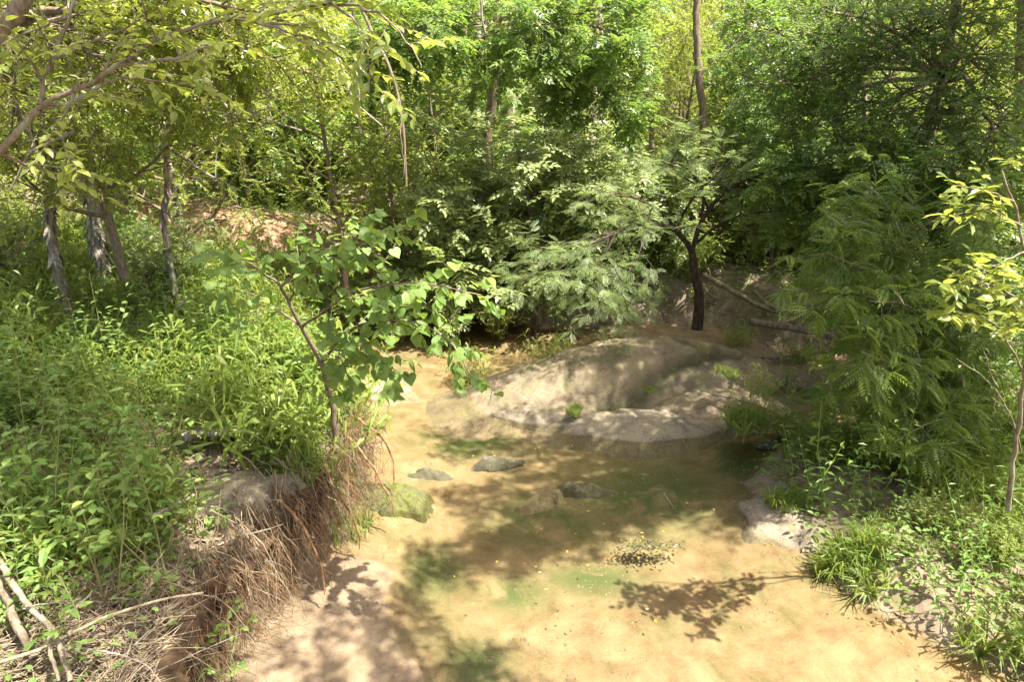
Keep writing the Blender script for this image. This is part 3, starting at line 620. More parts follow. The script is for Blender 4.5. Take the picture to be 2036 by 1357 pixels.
put('cedar', 'shrub', -7.6, 9.8, 1.1, 4, 'young cedar at the left edge behind the tall grass', 'bush')
put('oval2', 'shrub', .9, 12.3, .75, 1, 'low bush on the far bank behind the creek bend', 'bush')
put('oval', 'shrub', 2.0, 12.6, .7, 3, 'low bush under the left arm of the feathery tree', 'bush')
put('narrow', 'shrub', -.3, 11.9, .7, 5, 'low pale bush at the water line of the far bank', 'bush')
put('narrow', 'shrub', 4.6, 13.4, .9, 5, 'pale bush on top of the shaded bank behind the logs', 'bush')
put('pale', 'shrub', -.3, 12.6, 1.35, 0, 'bright sunlit bush with divided leaves at the middle of the far bank', 'bush')
put('pale', 'shrub', -1.5, 12.4, .95, 2, 'lower sunlit bush leaning over the left end of the far bank', 'bush')
put('pale', 'shrub', 1.0, 13.2, 1.25, 4, 'bushy divided-leaf shrub just left of the tall straight trunk', 'bush')
put('round', 'shrub', -3.0, 12.4, 1.0, 1, 'broad-leaved pale bush above the red clay bank', 'bush')
put('round', 'shrub', -2.1, 11.9, .75, 3, 'small broad-leaved bush above the creek bend', 'bush')
put('oval', 'shrub', 6.2, 9.4, 1.1, 3, 'dark bush on the right bank behind the long-leaved bush', 'bush')
put('oval2', 'shrub', 6.6, 7.0, .9, 5, 'green bush at the right edge of the bank', 'bush')

# ------------------------------------------------------------------ individual trees drawn from the photograph
def ground_of(p): return h1(p[0], p[1])
def custom(name, label, cat, limbs, bark, spec, leaf, tm, mat, key=None, per=6, limit=300, seed=1, sides=8, leafspec={}, trunk_name='trunk', wob=.006):
    r = np.random.default_rng(seed); base = np.asarray(limbs[0][0], float)[0].copy(); base[2] = min(base[2], ground_of(base))
    e_ = empty(name, tuple(base)); tag(e_, label, cat)
    LB = [(smoothline(np.asarray(p) - base, max(8, 3 * len(p)), r, wob), r0, r1) for p, r0, r1 in limbs]
    wood([LB[:1]], (10,)).build(trunk_name, bark, e_, True)
    for lb in LB[1:]: wood([[lb]], (7,)).build('branch', bark, e_, True)
    lv = []; cur = LB[spec[0].get('skip', 0):]
    for s in spec:
        s = {k: v for k, v in s.items() if k != 'skip'}; cur = spawn(r, cur, 0, **s) if 'dens' in s else spawn(r, cur, **s); lv.append(cur)
    wood(lv, (4, 3, 3)).build('twigs', bark, e_, True, kind='stuff')
    if tm is not None:
        L = leaves_on(r, cur, per, leaf, **leafspec)
        if key: leaf_objects(e_, L, key, tm, LM[mat], r, limit)
        else: b = MB(); b.inst(tm, *L, r); b.build('foliage', LM[mat], e_, kind='stuff')
    return e_
# heart-leaved tree over the left bank
custom('heart_leaf_tree', 'small tree with big heart-shaped leaves leaning from the left bank over the creek', 'tree', [
    (pts((668, 880, 6.1), (660, 790, 6.0), (640, 720, 5.8), (600, 650, 5.6), (560, 570, 5.4)), .035, .012),
    (pts((640, 720, 5.8), (700, 650, 5.2), (790, 630, 4.7), (870, 650, 4.4), (920, 700, 4.2), (945, 760, 4.1)), .016, .004),
    (pts((600, 650, 5.6), (690, 580, 5.1), (800, 560, 4.7), (900, 570, 4.4), (955, 590, 4.3)), .014, .004),
    (pts((560, 570, 5.4), (640, 500, 5.0), (740, 460, 4.6), (820, 452, 4.5)), .012, .003),
    (pts((560, 570, 5.4), (480, 510, 5.1), (410, 500, 5.0)), .012, .003),
    (pts((655, 760, 5.9), (710, 700, 5.2), (760, 710, 4.7), (790, 760, 4.5)), .012, .003),
    (pts((600, 650, 5.6), (520, 590, 5.5), (430, 570, 5.5)), .012, .003),
    (pts((575, 600, 5.5), (600, 530, 5.2), (650, 510, 5.0), (720, 520, 4.8)), .010, .003),
    (pts((640, 720, 5.8), (670, 690, 5.4), (690, 740, 5.1), (700, 780, 5.0)), .010, .003)],
    BK, [dict(dens=10, L=.46, ang=52, wander=.14, trop=-.04, lo=.2, n=4, flat=.5, skip=1)], .084, T_HEART, 'redbud', 'heart', per=7, seed=5,
    leafspec=dict(droop=.75, njit=.45, fwd=.5))
# feathery tree behind the boulder
mz = [(pts((1386, 655, 11.2), (1392, 590, 11.2), (1380, 540, 11.1), (1376, 500, 11.0)), .10, .055),
      (pts((1376, 500, 11.0), (1345, 455, 10.7), (1290, 440, 10.2), (1220, 462, 9.8), (1150, 505, 9.5), (1080, 560, 9.3)), .05, .01),
      (pts((1345, 455, 10.7), (1300, 405, 10.3), (1235, 385, 10.1), (1170, 400, 10.0)), .03, .008),
      (pts((1225, 462, 9.8), (1190, 530, 9.4), (1170, 590, 9.2), (1180, 640, 9.1)), .022, .006),
      (pts((1290, 440, 10.2), (1270, 510, 9.7), (1230, 570, 9.4), (1250, 625, 9.3)), .022, .006),
      (pts((1376, 500, 11.0), (1395, 430, 11.0), (1450, 370, 10.9), (1540, 335, 10.6), (1630, 320, 10.4)), .045, .008),
      (pts((1395, 430, 11.0), (1400, 370, 10.9), (1350, 320, 10.8), (1280, 320, 10.6)), .028, .006),
      (pts((1378, 490, 11.0), (1430, 440, 10.9), (1510, 420, 10.6), (1590, 420, 10.4)), .026, .006),
      (pts((1345, 455, 10.7), (1370, 400, 10.4), (1440, 330, 10.2), (1500, 290, 10)), .026, .006),
      (pts((1150, 505, 9.5), (1100, 520, 9.3), (1040, 560, 9.2)), .014, .005),
      (pts((1220, 462, 9.8), (1140, 480, 9.6), (1060, 495, 9.4)), .014, .005)]
custom('feathery_tree', 'spreading tree with feathery blue-green leaves and dark wet trunk behind the boulder', 'tree', mz, BKW,
       [dict(dens=6, L=.85, ang=48, wander=.12, trop=.0, lo=.2, n=4, flat=.75, skip=1), dict(dens=6, L=.30, ang=45, wander=.1, trop=-.02, lo=.2, n=3, flat=.7)], .165, T_BIP, 'mimosa', 'bip', per=6, seed=6,
       leafspec=dict(droop=.12, njit=.25, fwd=.8))
# long-leaved bush on the right
rb = [(pts((1950, 900, 7.6), (1900, 780, 7.6), (1850, 640, 7.4), (1800, 500, 7.3), (1770, 400, 7.3)), .05, .012)]
for q in [((1900, 780, 7.6), (1800, 680, 7.0), (1700, 620, 6.5), (1620, 590, 6.3)), ((1850, 640, 7.4), (1760, 560, 6.9), (1690, 520, 6.6), (1640, 500, 6.5)), ((1930, 850, 7.6), (1820, 800, 6.9), (1730, 760, 6.4), (1660, 760, 6.2)),
          ((1800, 500, 7.3), (1860, 420, 6.8), (1930, 380, 6.5)), ((1850, 640, 7.4), (1930, 540, 6.6), (1980, 480, 6.2)), ((1880, 740, 7.6), (1930, 680, 6.6), (1960, 640, 6.2)),
          ((1900, 780, 7.6), (1830, 730, 6.5), (1760, 720, 6.0), (1710, 700, 5.8)), ((1860, 660, 7.4), (1800, 600, 6.4), (1730, 600, 6.0)), ((1800, 500, 7.3), (1740, 450, 7.0), (1690, 430, 6.8)),
          ((1930, 850, 7.6), (1880, 830, 6.4), (1820, 850, 6.0), (1780, 880, 5.9)), ((1780, 430, 7.3), (1740, 380, 7.4), (1700, 360, 7.5)), ((1850, 640, 7.4), (1700, 540, 7.4), (1640, 560, 7.2))]:
    rb.append((pts(*q), .018, .004))
custom('long_leaved_bush', 'large shaded bush with long divided leaves arching over the right bank', 'bush', rb, BKP,
       [dict(dens=8, L=.62, ang=52, wander=.14, trop=-.03, lo=.12, n=4, flat=.3, skip=1), dict(dens=7, L=.28, ang=45, wander=.1, trop=-.04, lo=.2, n=3)], .18, T_PIN, 'bushleaf', 'pin', per=5, seed=8,
       leafspec=dict(droop=.30, njit=.45, fwd=.7))
# yellow-green sapling at the right edge
custom('young_sapling', 'slim young tree with bright yellow-green oval leaves at the right edge', 'tree', [
    (pts((2004, 1015, 4.9), (2012, 930, 4.8), (2026, 840, 4.7), (2036, 740, 4.6), (2046, 620, 4.5), (2040, 500, 4.4), (2015, 400, 4.3), (1990, 340, 4.3)), .022, .006),
    (pts((2036, 740, 4.6), (1990, 650, 4.4), (1930, 620, 4.3), (1880, 625, 4.2)), .008, .002), (pts((2046, 620, 4.5), (1990, 570, 4.4), (1920, 560, 4.2), (1870, 570, 4.1)), .008, .002),
    (pts((2040, 500, 4.4), (1980, 530, 4.2), (1920, 530, 4.1)), .008, .002), (pts((2015, 400, 4.3), (1960, 380, 4.2), (1900, 370, 4.2)), .007, .002), (pts((2030, 450, 4.35), (1980, 420, 4.2), (1930, 420, 4.1), (1890, 430, 4.1)), .007, .002),
    (pts((2046, 600, 4.5), (2060, 560, 4.1), (2030, 590, 3.9), (2010, 640, 3.8)), .007, .002), (pts((1990, 340, 4.3), (2020, 320, 4.1), (2050, 330, 4.0)), .006, .002)],
    BKP, [dict(dens=13, L=.26, ang=45, wander=.1, trop=.02, lo=.3, n=4, flat=.4, skip=1)], .085, T_OVAL, 'yellow', 'ovaly', per=6, seed=9, leafspec=dict(droop=.1, njit=.35, fwd=.7))
custom('bare_sapling_branch', 'thin bare stem with a hooked tip slanting from the right bank', 'branch', [
    (pts((2030, 900, 4.9), (2010, 815, 4.75), (1960, 750, 4.7), (1900, 715, 4.7)), .007, .002), (pts((1985, 770, 4.7), (1970, 750, 4.7), (1955, 690, 4.6)), .004, .002),
    (pts((1990, 780, 4.7), (1975, 800, 4.7), (1990, 850, 4.7), (2000, 835, 4.7)), .003, .001)], BKP, [dict(dens=4, L=.15, ang=45, wander=.2, trop=0, lo=.3, n=3)], .05, T_OVAL, 'yellow', None, per=1, seed=10, trunk_name='stem')
# leaning tree framing the upper left
ft = [(pts((-330, 900, 3.9), (-300, 520, 3.8), (-160, 400, 3.7), (-60, 350, 3.6), (0, 305, 3.55), (75, 215, 3.5)),   .034, .015),
      (pts((75, 215, 3.5), (150, 180, 3.5), (240, 130, 3.5), (330, 65, 3.45), (450, 32, 3.4), (560, 30, 3.35), (640, 6, 3.3), (760, -30, 3.3)), .013, .004),
      (pts((75, 215, 3.5), (160, 200, 3.6), (230, 150, 3.7), (330, 160, 3.8), (430, 180, 3.9)), .010, .003),
      (pts((80, 208, 3.5), (105, 120, 3.6), (140, 30, 3.7), (160, -50, 3.8)), .013, .006),
      (pts((450, 32, 3.4), (560, 60, 3.3), (650, 90, 3.2), (720, 150, 3.1)), .008, .003),
      (pts((640, 6, 3.3), (720, 10, 3.1), (800, 60, 3.0), (840, 130, 2.95)), .008, .002), (pts((640, 6, 3.3), (690, 20, 3.1), (730, 80, 3.0), (735, 180, 2.95)), .007, .002),
      (pts((0, 305, 3.55), (60, 330, 3.7), (130, 330, 3.8), (190, 350, 3.9)), .010, .003), (pts((150, 180, 3.5), (120, 260, 3.4), (140, 340, 3.4)), .008, .002),
      (pts((240, 130, 3.5), (330, 120, 3.3), (420, 90, 3.2), (520, 80, 3.1)), .009, .003), (pts((105, 120, 3.6), (180, 80, 3.5), (260, 50, 3.4), (330, 10, 3.4)), .009, .003),
      (pts((140, 30, 3.7), (60, 60, 3.6), (0, 90, 3.5)), .009, .003)]
custom('leaning_tree', 'pale forked tree limb with yellow-green leaflets reaching across the upper left', 'tree', ft, BKP,
       [dict(dens=8, L=.45, ang=48, wander=.12, trop=-.02, lo=.1, n=4, flat=.6, skip=1)], .066, T_OVAL, 'yellow', 'ovaly', per=12, seed=12, leafspec=dict(droop=.2, njit=.3, fwd=.8))

def trunkline(name, label, uvY, r0, r1, bark, crown=None, cs=1.0, seed=1, flaky=0, branches=(), down=True, cat='tree', trunk_name='trunk'):
    r = np.random.default_rng(seed); P = pts(*uvY); 
    if down:
        g_ = P[-1].copy(); g_[2] = ground_of(g_) - .1; P = np.vstack([P, g_])
    P = P[::-1]; base = P[0].copy(); e_ = empty(name, tuple(base)); tag(e_, label, cat)
    q = smoothline(P - base, max(14, len(P) * 5), r, r0 * .12); rad = np.linspace(r0, r1, len(q)) * (1 + .08 * r.normal(size=len(q)))
    if down: rad[0] *= 1.5; rad[1] *= 1.15
    b = MB(); b.tube(q, rad, 12); b.build(trunk_name, bark, e_, True)
    if flaky:      # loose strips of shagging bark
        n = flaky; t = r.random(n) * (len(q) - 1.01); i = t.astype(int); f = (t - i)[:, None]; c = q[i] * (1 - f) + q[i + 1] * f; a = r.random(n) * 6.28
        o = np.stack([np.cos(a), np.sin(a), a * 0], -1); D = nrm(np.array([0, 0, -1.0]) + o * .25 + r.normal(size=(n, 3)) * .12); rr = np.interp(t, np.arange(len(q)), rad)
        fb = MB(); fb.inst(tri([(-.14, 0, 0), (.14, 0, 0), (-.16, .5, .03), (.13, .6, .05), (0, 1, .16)], [(0, 1, 3), (0, 3, 2), (2, 3, 4)]), c + o * rr[:, None] * 1.02, D, o, .10 + .12 * r.random(n), r); fb.build('bark_flakes', bark, e_, kind='stuff')
    for bl in branches:
        lb = smoothline(pts(*bl[0]) - base, 12, r, .01); bb = MB(); bb.tube(lb, np.linspace(bl[1], bl[2], len(lb)), 6); bb.build('branch', bark, e_, True)
    if crown:
        a, b2, c2 = TREES[crown]; s = cs; top = q[-1]
        for nm, me in (('limbs', b2), ('crown', c2)):
            o = link(nm, me, e_, 'stuff'); o.location = top - np.array([0, 0, 1.8 * s]); o.scale = (s, s, s * .8); o.rotation_euler = (0, 0, r.random() * 6.28)
    return e_
trunkline('tree', 'grey shaggy-barked tree at the far left, the left one of the pair', [(88, -60, 9.0), (95, 100, 9.0), (97, 300, 9.0), (100, 470, 9.0)], .065, .05, BKG, 'fine_c', .7, 31, 220)
trunkline('tree', 'stout shaggy tree with peeling pale bark, the right one of the left pair', [(140, -40, 10.2), (150, 120, 10.2), (158, 250, 10.2), (175, 350, 10.2), (188, 450, 10.2)], .11, .085, BKG, None, .7, 32, 320)
trunkline('dead_snag', 'crooked dead grey snag with a broken top over the red clay bank', [(500, -40, 9.5), (440, 60, 9.5), (400, 150, 9.5), (370, 200, 9.5), (332, 265, 9.5), (332, 330, 9.6), (335, 380, 9.7), (322, 432, 9.8)], .045, .05, BKG, None, 1, 33, 30,
          [(((332, 265, 9.5), (310, 300, 9.5), (295, 350, 9.5)), .02, .005), (((370, 210, 9.5), (395, 235, 9.4)), .02, .008), (((400, 150, 9.5), (440, 200, 9.4), (480, 240, 9.4), (540, 250, 9.3)), .022, .006)], cat='dead tree')
trunkline('tree', 'tall straight slender trunk running the full height behind the feathery tree', [(1382, -80, 13.3), (1386, 100, 13.3), (1400, 280, 13.3), (1394, 340, 13.3), (1378, 440, 13.3), (1376, 540, 13.3)], .078, .062, BK, None, .8, 34)
trunkline('tree', 'pale blotched trunk left of the tall straight one, half hidden by leaves', [(1190, -60, 16.5), (1188, 60, 16.5), (1182, 200, 16.5), (1176, 300, 16.5), (1158, 420, 16.5)], .12, .09, BKG, None, .8, 35, 60)
trunkline('tree', 'forked dark trunk under the bright bush on the far bank', [(1030, 300, 12.4), (1045, 380, 12.4), (1062, 450, 12.4), (1075, 500, 12.4)], .06, .045, BK, None, 1, 36, 0, [(((1045, 400, 12.4), (1030, 450, 12.4), (1045, 490, 12.3)), .03, .02), (((1055, 400, 12.4), (1100, 330, 12.4), (1110, 280, 12.4)), .03, .015)])
trunkline('tree', 'thin dark trunk in leaves between the pale blotched trunk and the tall one', [(1270, 100, 15.0), (1292, 200, 15.0), (1296, 330, 15.0), (1285, 520, 15.0)], .07, .05, BK, None, .6, 37)
trunkline('tree', 'dark forked trunk in the shade left of the bright bush', [(850, 60, 19), (838, 150, 19), (832, 270, 19)], .12, .09, BK, None, .8, 38, 0, [(((835, 190, 19), (880, 140, 19), (900, 120, 19)), .06, .03)])
trunkline('tree', 'short glimpse of a pale trunk deep in the woods above the bright bush', [(1018, 60, 21), (1016, 200, 21), (1012, 300, 21)], .16, .14, BKP, None, .9, 39)
for k, (u0, u1, v0, Yk, rr, lb) in enumerate([(388, 396, 390, 17.5, .055, 'thin dark trunk rising behind the dead snag'), (448, 470, 380, 18, .06, 'thin leaning trunk second right of the dead snag'), (522, 503, 350, 17, .06, 'thin pale trunk in front of the sunlit clearing'),
        (480, 486, 350, 19, .045, 'very thin stem beside the sunlit clearing'), (365, 360, 380, 19, .045, 'very thin stem close behind the dead snag'), (1515, 1507, 420, 19, .12, 'grey trunk behind the bright grass on the right'), (1712, 1718, 430, 14, .06, 'dark thin trunk at the right under the leaf wall'),
        (250, 262, 430, 15, .07, 'dark trunk right of the stout shaggy tree'), (950, 944, 200, 20, .10, 'dark trunk deep in the woods left of the pale glimpse'), (700, 716, 330, 18.5, .07, 'dark trunk behind the hanging vines')]):
    trunkline('slender_tree', lb, [(u0, -60, Yk), (u0 * .5 + u1 * .5 + 4, v0 * .5, Yk), (u1, v0, Yk)], rr, rr * .7, BK if k % 2 else BKG, None, .6, 50 + k)
trunkline('tree_limb', 'thick smooth pale limb crossing the top left corner', [(110, -120, 3.4), (40, 20, 3.4), (-40, 110, 3.4), (-260, 260, 3.5)], .036, .036, BKP, None, 1, 70, 0, down=False, cat='limb', trunk_name='limb')
trunkline('climbing_vine', 'dark vine stem dangling in front of the woods at the upper middle', [(715, 10, 7.5), (745, 75, 7.5), (770, 120, 7.5), (790, 180, 7.5), (803, 260, 7.5), (808, 370, 7.5)], .012, .018, BK, None, 1, 71, 0, [(((790, 180, 7.5), (800, 260, 7.4), (803, 350, 7.4)), .008, .006)], down=False, cat='vine', trunk_name='stem')
trunkline('hanging_vine', 'short pale crooked vine hanging at the top middle', [(956, -60, 9), (957, 20, 9), (960, 50, 9), (966, 66, 9)], .012, .018, BKG, None, 1, 72, down=False, cat='vine', trunk_name='stem')
trunkline('leaning_branch', 'bare branch slanting down through the leaf wall at upper right', [(1660, -20, 10.5), (1720, 50, 10.4), (1790, 95, 10.3), (1850, 150, 10.2)], .03, .012, BK, None, 1, 73, down=False, cat='branch', trunk_name='stem')
for k, (uv, lb) in enumerate([([(410, 180, 7.5), (470, 210, 7.5), (540, 240, 7.3), (600, 260, 7.2)], 'arching bare grey branch under the yellow leaves'), ([(300, 150, 8), (400, 130, 7.8), (480, 165, 7.6), (560, 200, 7.5)], 'lichen-spotted bare branch crossing the dead snag'),
                              ([(640, 30, 8), (680, 130, 8), (700, 200, 8), (760, 250, 7.9)], 'drooping bare branch left of the dangling vine'), ([(330, 290, 9), (400, 340, 9), (480, 380, 8.8)], 'wiry bare twig arching below the snag'),
                              ([(150, 260, 7), (60, 300, 7), (20, 380, 7)], 'bare twig across the shaggy trunks')]):
    e_ = trunkline('bare_branch', lb, uv, .008, .018, BKD, None, 1, 80 + k, down=False, cat='branch', trunk_name='stem')
    r = np.random.default_rng(90 + k); q = smoothline(pts(*uv)[::-1] - np.array(e_.location), 12); l1 = spawn(r, [(q, .014, .008)], 9, .8, 50, .18, 0, n=5); l2 = spawn(r, l1, 4, .35, 45, .2, 0, n=3)
    wood([l1, l2], (4, 3)).build('twigs', BKD, e_, True, kind='stuff')

# canopy trees whose crowns stand above the frame and dapple the creek
def canopy(label, base, top, clumps, seed, mat='wood', size=.085, n3=6, per=9, tm=None, dn=5, grp='canopy trees over the creek', tr0=.14):
    tm = tm or T_DIA
    r = np.random.default_rng(seed); b = np.array([base[0], base[1], h1(*base) - .2]); e_ = empty('canopy_tree', tuple(b)); tag(e_, label, 'tree', grp)
    tr = (smoothline(np.array([b, b + (np.array(top) - b) * .5 + [.1, .1, .4], top]) - b, 12, r, .03), tr0, tr0 * .4)
    L1 = []; 
    for (x, y, z, rad) in clumps:
        c = np.array([x, y, z]) - b; s = tr[0][8]; L1.append((smoothline(np.array([s, (s + c) / 2 + [0, 0, .3], c]), 8, r, .03), .045, .015))
    l2 = []
    for lb, (x, y, z, rad) in zip(L1, clumps): l2 += spawn(r, [lb], 0, rad * 1.2, 55, .15, 0, lo=.45, n=4, flat=.4, taper_len=.3, dens=dn / rad + 2)
    l3 = spawn(r, l2, n3, .40, 48, .2, -.02, lo=.2, n=2); Lf = leaves_on(r, l3, per, size, .2, .4)
    wood([[tr]], (9,)).build('trunk', BK, e_, True); wood([L1, l2, l3], (6, 3, 3)).build('limbs', BK, e_, True, kind='stuff')
    m_ = MB(); m_.inst(tm, *Lf, r); m_.build('crown', LM[mat], e_, kind='stuff')
def over(u, v, z, zt): p = atz(u, v, z); return p[0] + SUN[0] / SUN[2] * (zt - z), p[1] + SUN[1] / SUN[2] * (zt - z)
def cl(lst, zt): return [(*over(u, v, z, zt + dz), zt + dz, rad) for u, v, z, rad, dz in lst]
canopy('tall canopy tree beyond the right edge shading the middle of the pool', (9.3, 8.2), (6.8, 6.0, 8.2), cl([(1250, 950, 0, .7, 0), (1380, 1000, 0, .7, .5), (1120, 1010, 0, .5, .8), (1450, 930, 0, .7, .3), (1040, 900, 0, .6, 1.0), (930, 980, 0, .35, .6), (1330, 880, 0, .6, 0), (1150, 900, 0, .5, .3), (900, 860, 0, .5, .2), (1010, 1090, 0, .35, .9), (860, 1110, 0, .3, .5)], 7.5), 301, size=.10, n3=4, per=6, dn=4)
def clY(lst, zt):
    out = []
    for u, v, y, rad, dz in lst:
        p = aty(u, v, y); t = zt + dz - p[2]; out.append((p[0] + SUN[0] / SUN[2] * t, p[1] + SUN[1] / SUN[2] * t, zt + dz, rad))
    return out
canopy('canopy tree beyond the right edge shading the long-leaved bush', (9.5, 6.0), (8.0, 5.5, 7.5), clY([(1680, 450, 6.9, .6, 0), (1790, 540, 6.6, .6, .4), (1890, 640, 6.4, .6, .2), (1650, 800, 6.0, .5, .6), (1800, 790, 6.2, .6, .1), (1950, 800, 6.2, .6, .3), (1740, 900, 5.8, .5, 0.4), (1850, 960, 5.6, .5, .5)], 7.0), 302, size=.10, n3=6, per=7)
canopy('canopy tree beside the viewpoint shading the near sand bar', (4.6, -4.5), (3.0, .8, 7.2), cl([(620, 1290, 0, .6, 0), (960, 1320, 0, .45, .5), (780, 1190, 0, .4, .3), (1090, 1370, 0, .4, .9), (250, 1250, .8, .7, 1.2)], 7.0), 303, size=.10, n3=4, per=7, dn=3)
canopy('canopy tree over the left bank shading the grass', (-8.5, 5.0), (-4.5, 5.0, 8.0), cl([(250, 1080, 1.0, .7, 0), (400, 1150, 1.0, .5, .6), (450, 850, 1.0, .5, .5), (120, 780, 1.0, .6, .3), (80, 1010, 1.0, .6, .9), (600, 1000, .9, .35, .2), (330, 600, 1.2, .6, .3)], 7.5), 304, 'yellow', n3=5, per=7)

def av(lst): return [(*aty(u, v, y), rad) for u, v, y, rad in lst]
canopy('yellow-green tree whose leafy limbs fill the upper left behind the pale limb', (-6.4, 6.6), (-4.6, 7.2, 6.2), av([(200, 120, 6.6, .8), (330, 60, 7, .8), (450, 110, 7.4, .8), (590, 40, 7, .7), (640, 150, 8, .8), (500, 210, 8.6, .8), (330, 230, 8.4, .7), (60, 150, 7, .8), (80, 330, 8, .6), (230, 330, 9, .6)]), 311, 'yellow', .075, 8, 12, T_DIA, 6, None)
canopy('tall tree with sprays of divided leaves across the upper middle', (-.9, 13.8), (0, 12.6, 7.2), av([(700, 120, 11, .9), (820, 60, 10.6, .9), (950, 110, 11.5, .9), (1080, 60, 11, .9), (1130, 170, 12, .9), (1250, 80, 11.5, .9), (1250, 230, 12, .8)]), 312, 'pinnate', .19, 6, 5, T_PIN5, 5, None)
canopy('dense tree forming the wall of leaves at upper right', (7.0, 12.0), (6.2, 10.6, 6.0), av([(1480, 60, 10.5, 1), (1620, 130, 10, 1), (1780, 60, 9.6, 1), (1930, 130, 9, 1), (1560, 250, 10.4, .9), (1700, 280, 9.6, .9), (1850, 270, 9, .9), (1980, 290, 8.4, .8), (1480, 180, 11, .9), (1640, 20, 10, 1), (1900, 10, 9, 1)]), 313, 'wood', .07, 8, 13, T_DIA, 6, None)
canopy('lower leafy tree under the leaf wall, behind the long-leaved bush', (6.9, 10.0), (6.0, 9.6, 3.4), av([(1560, 370, 10.4, .7), (1680, 400, 9.4, .8), (1800, 350, 8.8, .8), (1940, 400, 8.6, .8), (1660, 480, 9.8, .6), (1980, 520, 8.4, .8)]), 314, 'pinnate', .17, 8, 5, T_PIN5, 7, None, .08)
canopy('canopy tree behind the right bank shading the logs and the bank hollow', (12.5, 11.5), (8.5, 9.5, 7.6), clY([(1430, 560, 12, .7, 0), (1520, 600, 12, .7, .5), (1620, 640, 11.5, .7, .2), (1540, 680, 11, .7, .8), (1400, 640, 11.5, .5, .4), (1660, 720, 10.5, .6, .1), (1350, 610, 12.2, .5, 1.0)], 7.6), 316, size=.10, n3=6, per=7)
canopy('canopy tree far out of the right side shading the boulder', (9.8, 12.8), (6.5, 11.0, 8.6), cl([(1300, 715, .6, .8, 0), (1210, 760, .4, .45, .6), (1420, 720, .5, .8, .3), (1330, 790, .2, .6, .8), (1560, 780, .1, .9, .2), (1500, 880, .1, .7, .9), (1700, 700, 1.2, .7, .5), (1900, 720, 1.5, .8, .2)], 8.4), 315)
# ------------------------------------------------------------------ saplings with separate leaves on the banks
def sapling_proto(seed, H, stems, leafsz, nleaf, key, tm, mat):
    r = np.random.default_rng(seed); st = []
    for k in range(stems):
        a = k * 2.3 + r.random(); st.append((walk(r, np.array([0, 0, -.05]), np.array([.35 * math.cos(a), .35 * math.sin(a), 1]), H * (.7 + .3 * r.random()), 6, .12, 0), .006, .002))
    l1 = spawn(r, st, 6, H * .38, 52, .15, 0, lo=.25, n=3, flat=.4); L = leaves_on(r, l1, max(3, round(nleaf / len(l1))), leafsz, .2, .3, .6)
    return (wood([st], (5,)).mesh('stem', STEM, True), wood([l1], (3,)).mesh('twigs', STEM, True), L, key, tm, mat, r)
SP = [sapling_proto(401, 1.0, 3, .072, 90, 'ovalg', T_OVAL, 'redbud'), sapling_proto(402, 1.3, 3, .075, 90, 'ovalg', T_OVAL, 'redbud'), sapling_proto(403, .7, 2, .06, 60, 'ovalg', T_OVAL, 'redbud')]
done = {}
def sapling(k, u, v, z, s, rz, label):
    p = atz(u, v, z); pr = SP[k]
    if k not in done:
        e_ = empty('sapling', (p[0], p[1], 0), rz, s); link('stem', pr[0], e_); link('twigs', pr[1], e_, 'stuff')
        leaf_objects(e_, pr[2], pr[3], pr[4], LM[pr[5]], pr[6], 95); done[k] = e_
    else:
        e_ = copy_tree(done[k])
    e_.location = (p[0], p[1], h1(p[0], p[1])); e_.rotation_euler = (0, 0, rz); e_.scale = (s, s, s); tag(e_, label, 'sapling', 'oval-leaved saplings on the left bank')
for k, (a, u, v, s, lb) in enumerate([(0, 210, 1180, 1.0, 'leafy sapling above the grey dead limb at lower left'), (1, 330, 1120, .85, 'leafy sapling hanging over the rooty bank edge'), (0, 100, 1120, 1.0, 'oval-leaved sapling by the left picture edge above the dead wood'),
        (2, 420, 1160, .9, 'small sprig growing from the crest of the root bank'), (1, 60, 1000, 1.0, 'oval-leaved sapling at the left edge beside the pale soil'), (0, 250, 1010, .95, 'sapling in the middle of the left thicket'), (2, 380, 1020, .9, 'small sapling left of the flat pale stone'),
        (1, 150, 900, .9, 'sapling behind the thicket near the bare soil patch'), (0, 330, 900, 1.0, 'sapling in front of the pale curved log'), (2, 30, 870, 1.1, 'low sapling at the left edge in the grass'), (1, 215, 800, .9, 'slender sapling standing in the tall grass'),
        (2, 150, 1290, .9, 'low sprig among the dead branches in the bottom left corner'), (2, 520, 900, .8, 'small sprig near the crest beside the leaning tree foot')]):
    sapling(a, u, v, 1.0, s * 1.3, k * 1.3, lb)

# ------------------------------------------------------------------ dead wood
def stick(name, label, uvY, r0, r1, mat=BKD, branches=(), seed=1, cat='branch', twigs=0):
    r = np.random.default_rng(seed); P = np.array([np.array(p) if len(p) == 4 else aty(*p) for p in uvY])[:, :3]; base = P[0].copy(); e_ = empty(name, tuple(base)); tag(e_, label, cat)
    q = smoothline(P - base, 5 * len(P), r, r0 * .15); b = MB(); b.tube(q, np.linspace(r0, r1, len(q)) * (1 + .07 * r.normal(size=len(q))), 9); b.build('wood', mat, e_, True)
    for br in branches:
        lb = smoothline(pts(*br[0]) - base, 12, r, .003); bb = MB(); bb.tube(lb, np.linspace(br[1], br[2], len(lb)), 6); bb.build('twig', mat, e_, True)
    return e_
def onz(*a): return [tuple(atz(u, v, z)) + (0,) for u, v, z in a]
stick('dead_branch', 'thick grey forked dead branch in the bottom left corner', onz((-40, 1040, 1.35), (0, 1120, 1.3), (50, 1200, 1.25), (100, 1245, 1.22), (125, 1300, 1.15), (140, 1357, 1.05)), .024, .015, BKP, [(((98, 1250, 3.15), (100, 1300, 3.05), (118, 1357, 2.95)), .014, .01), (((125, 1290, 3.05), (140, 1312, 3.0)), .012, .01)])
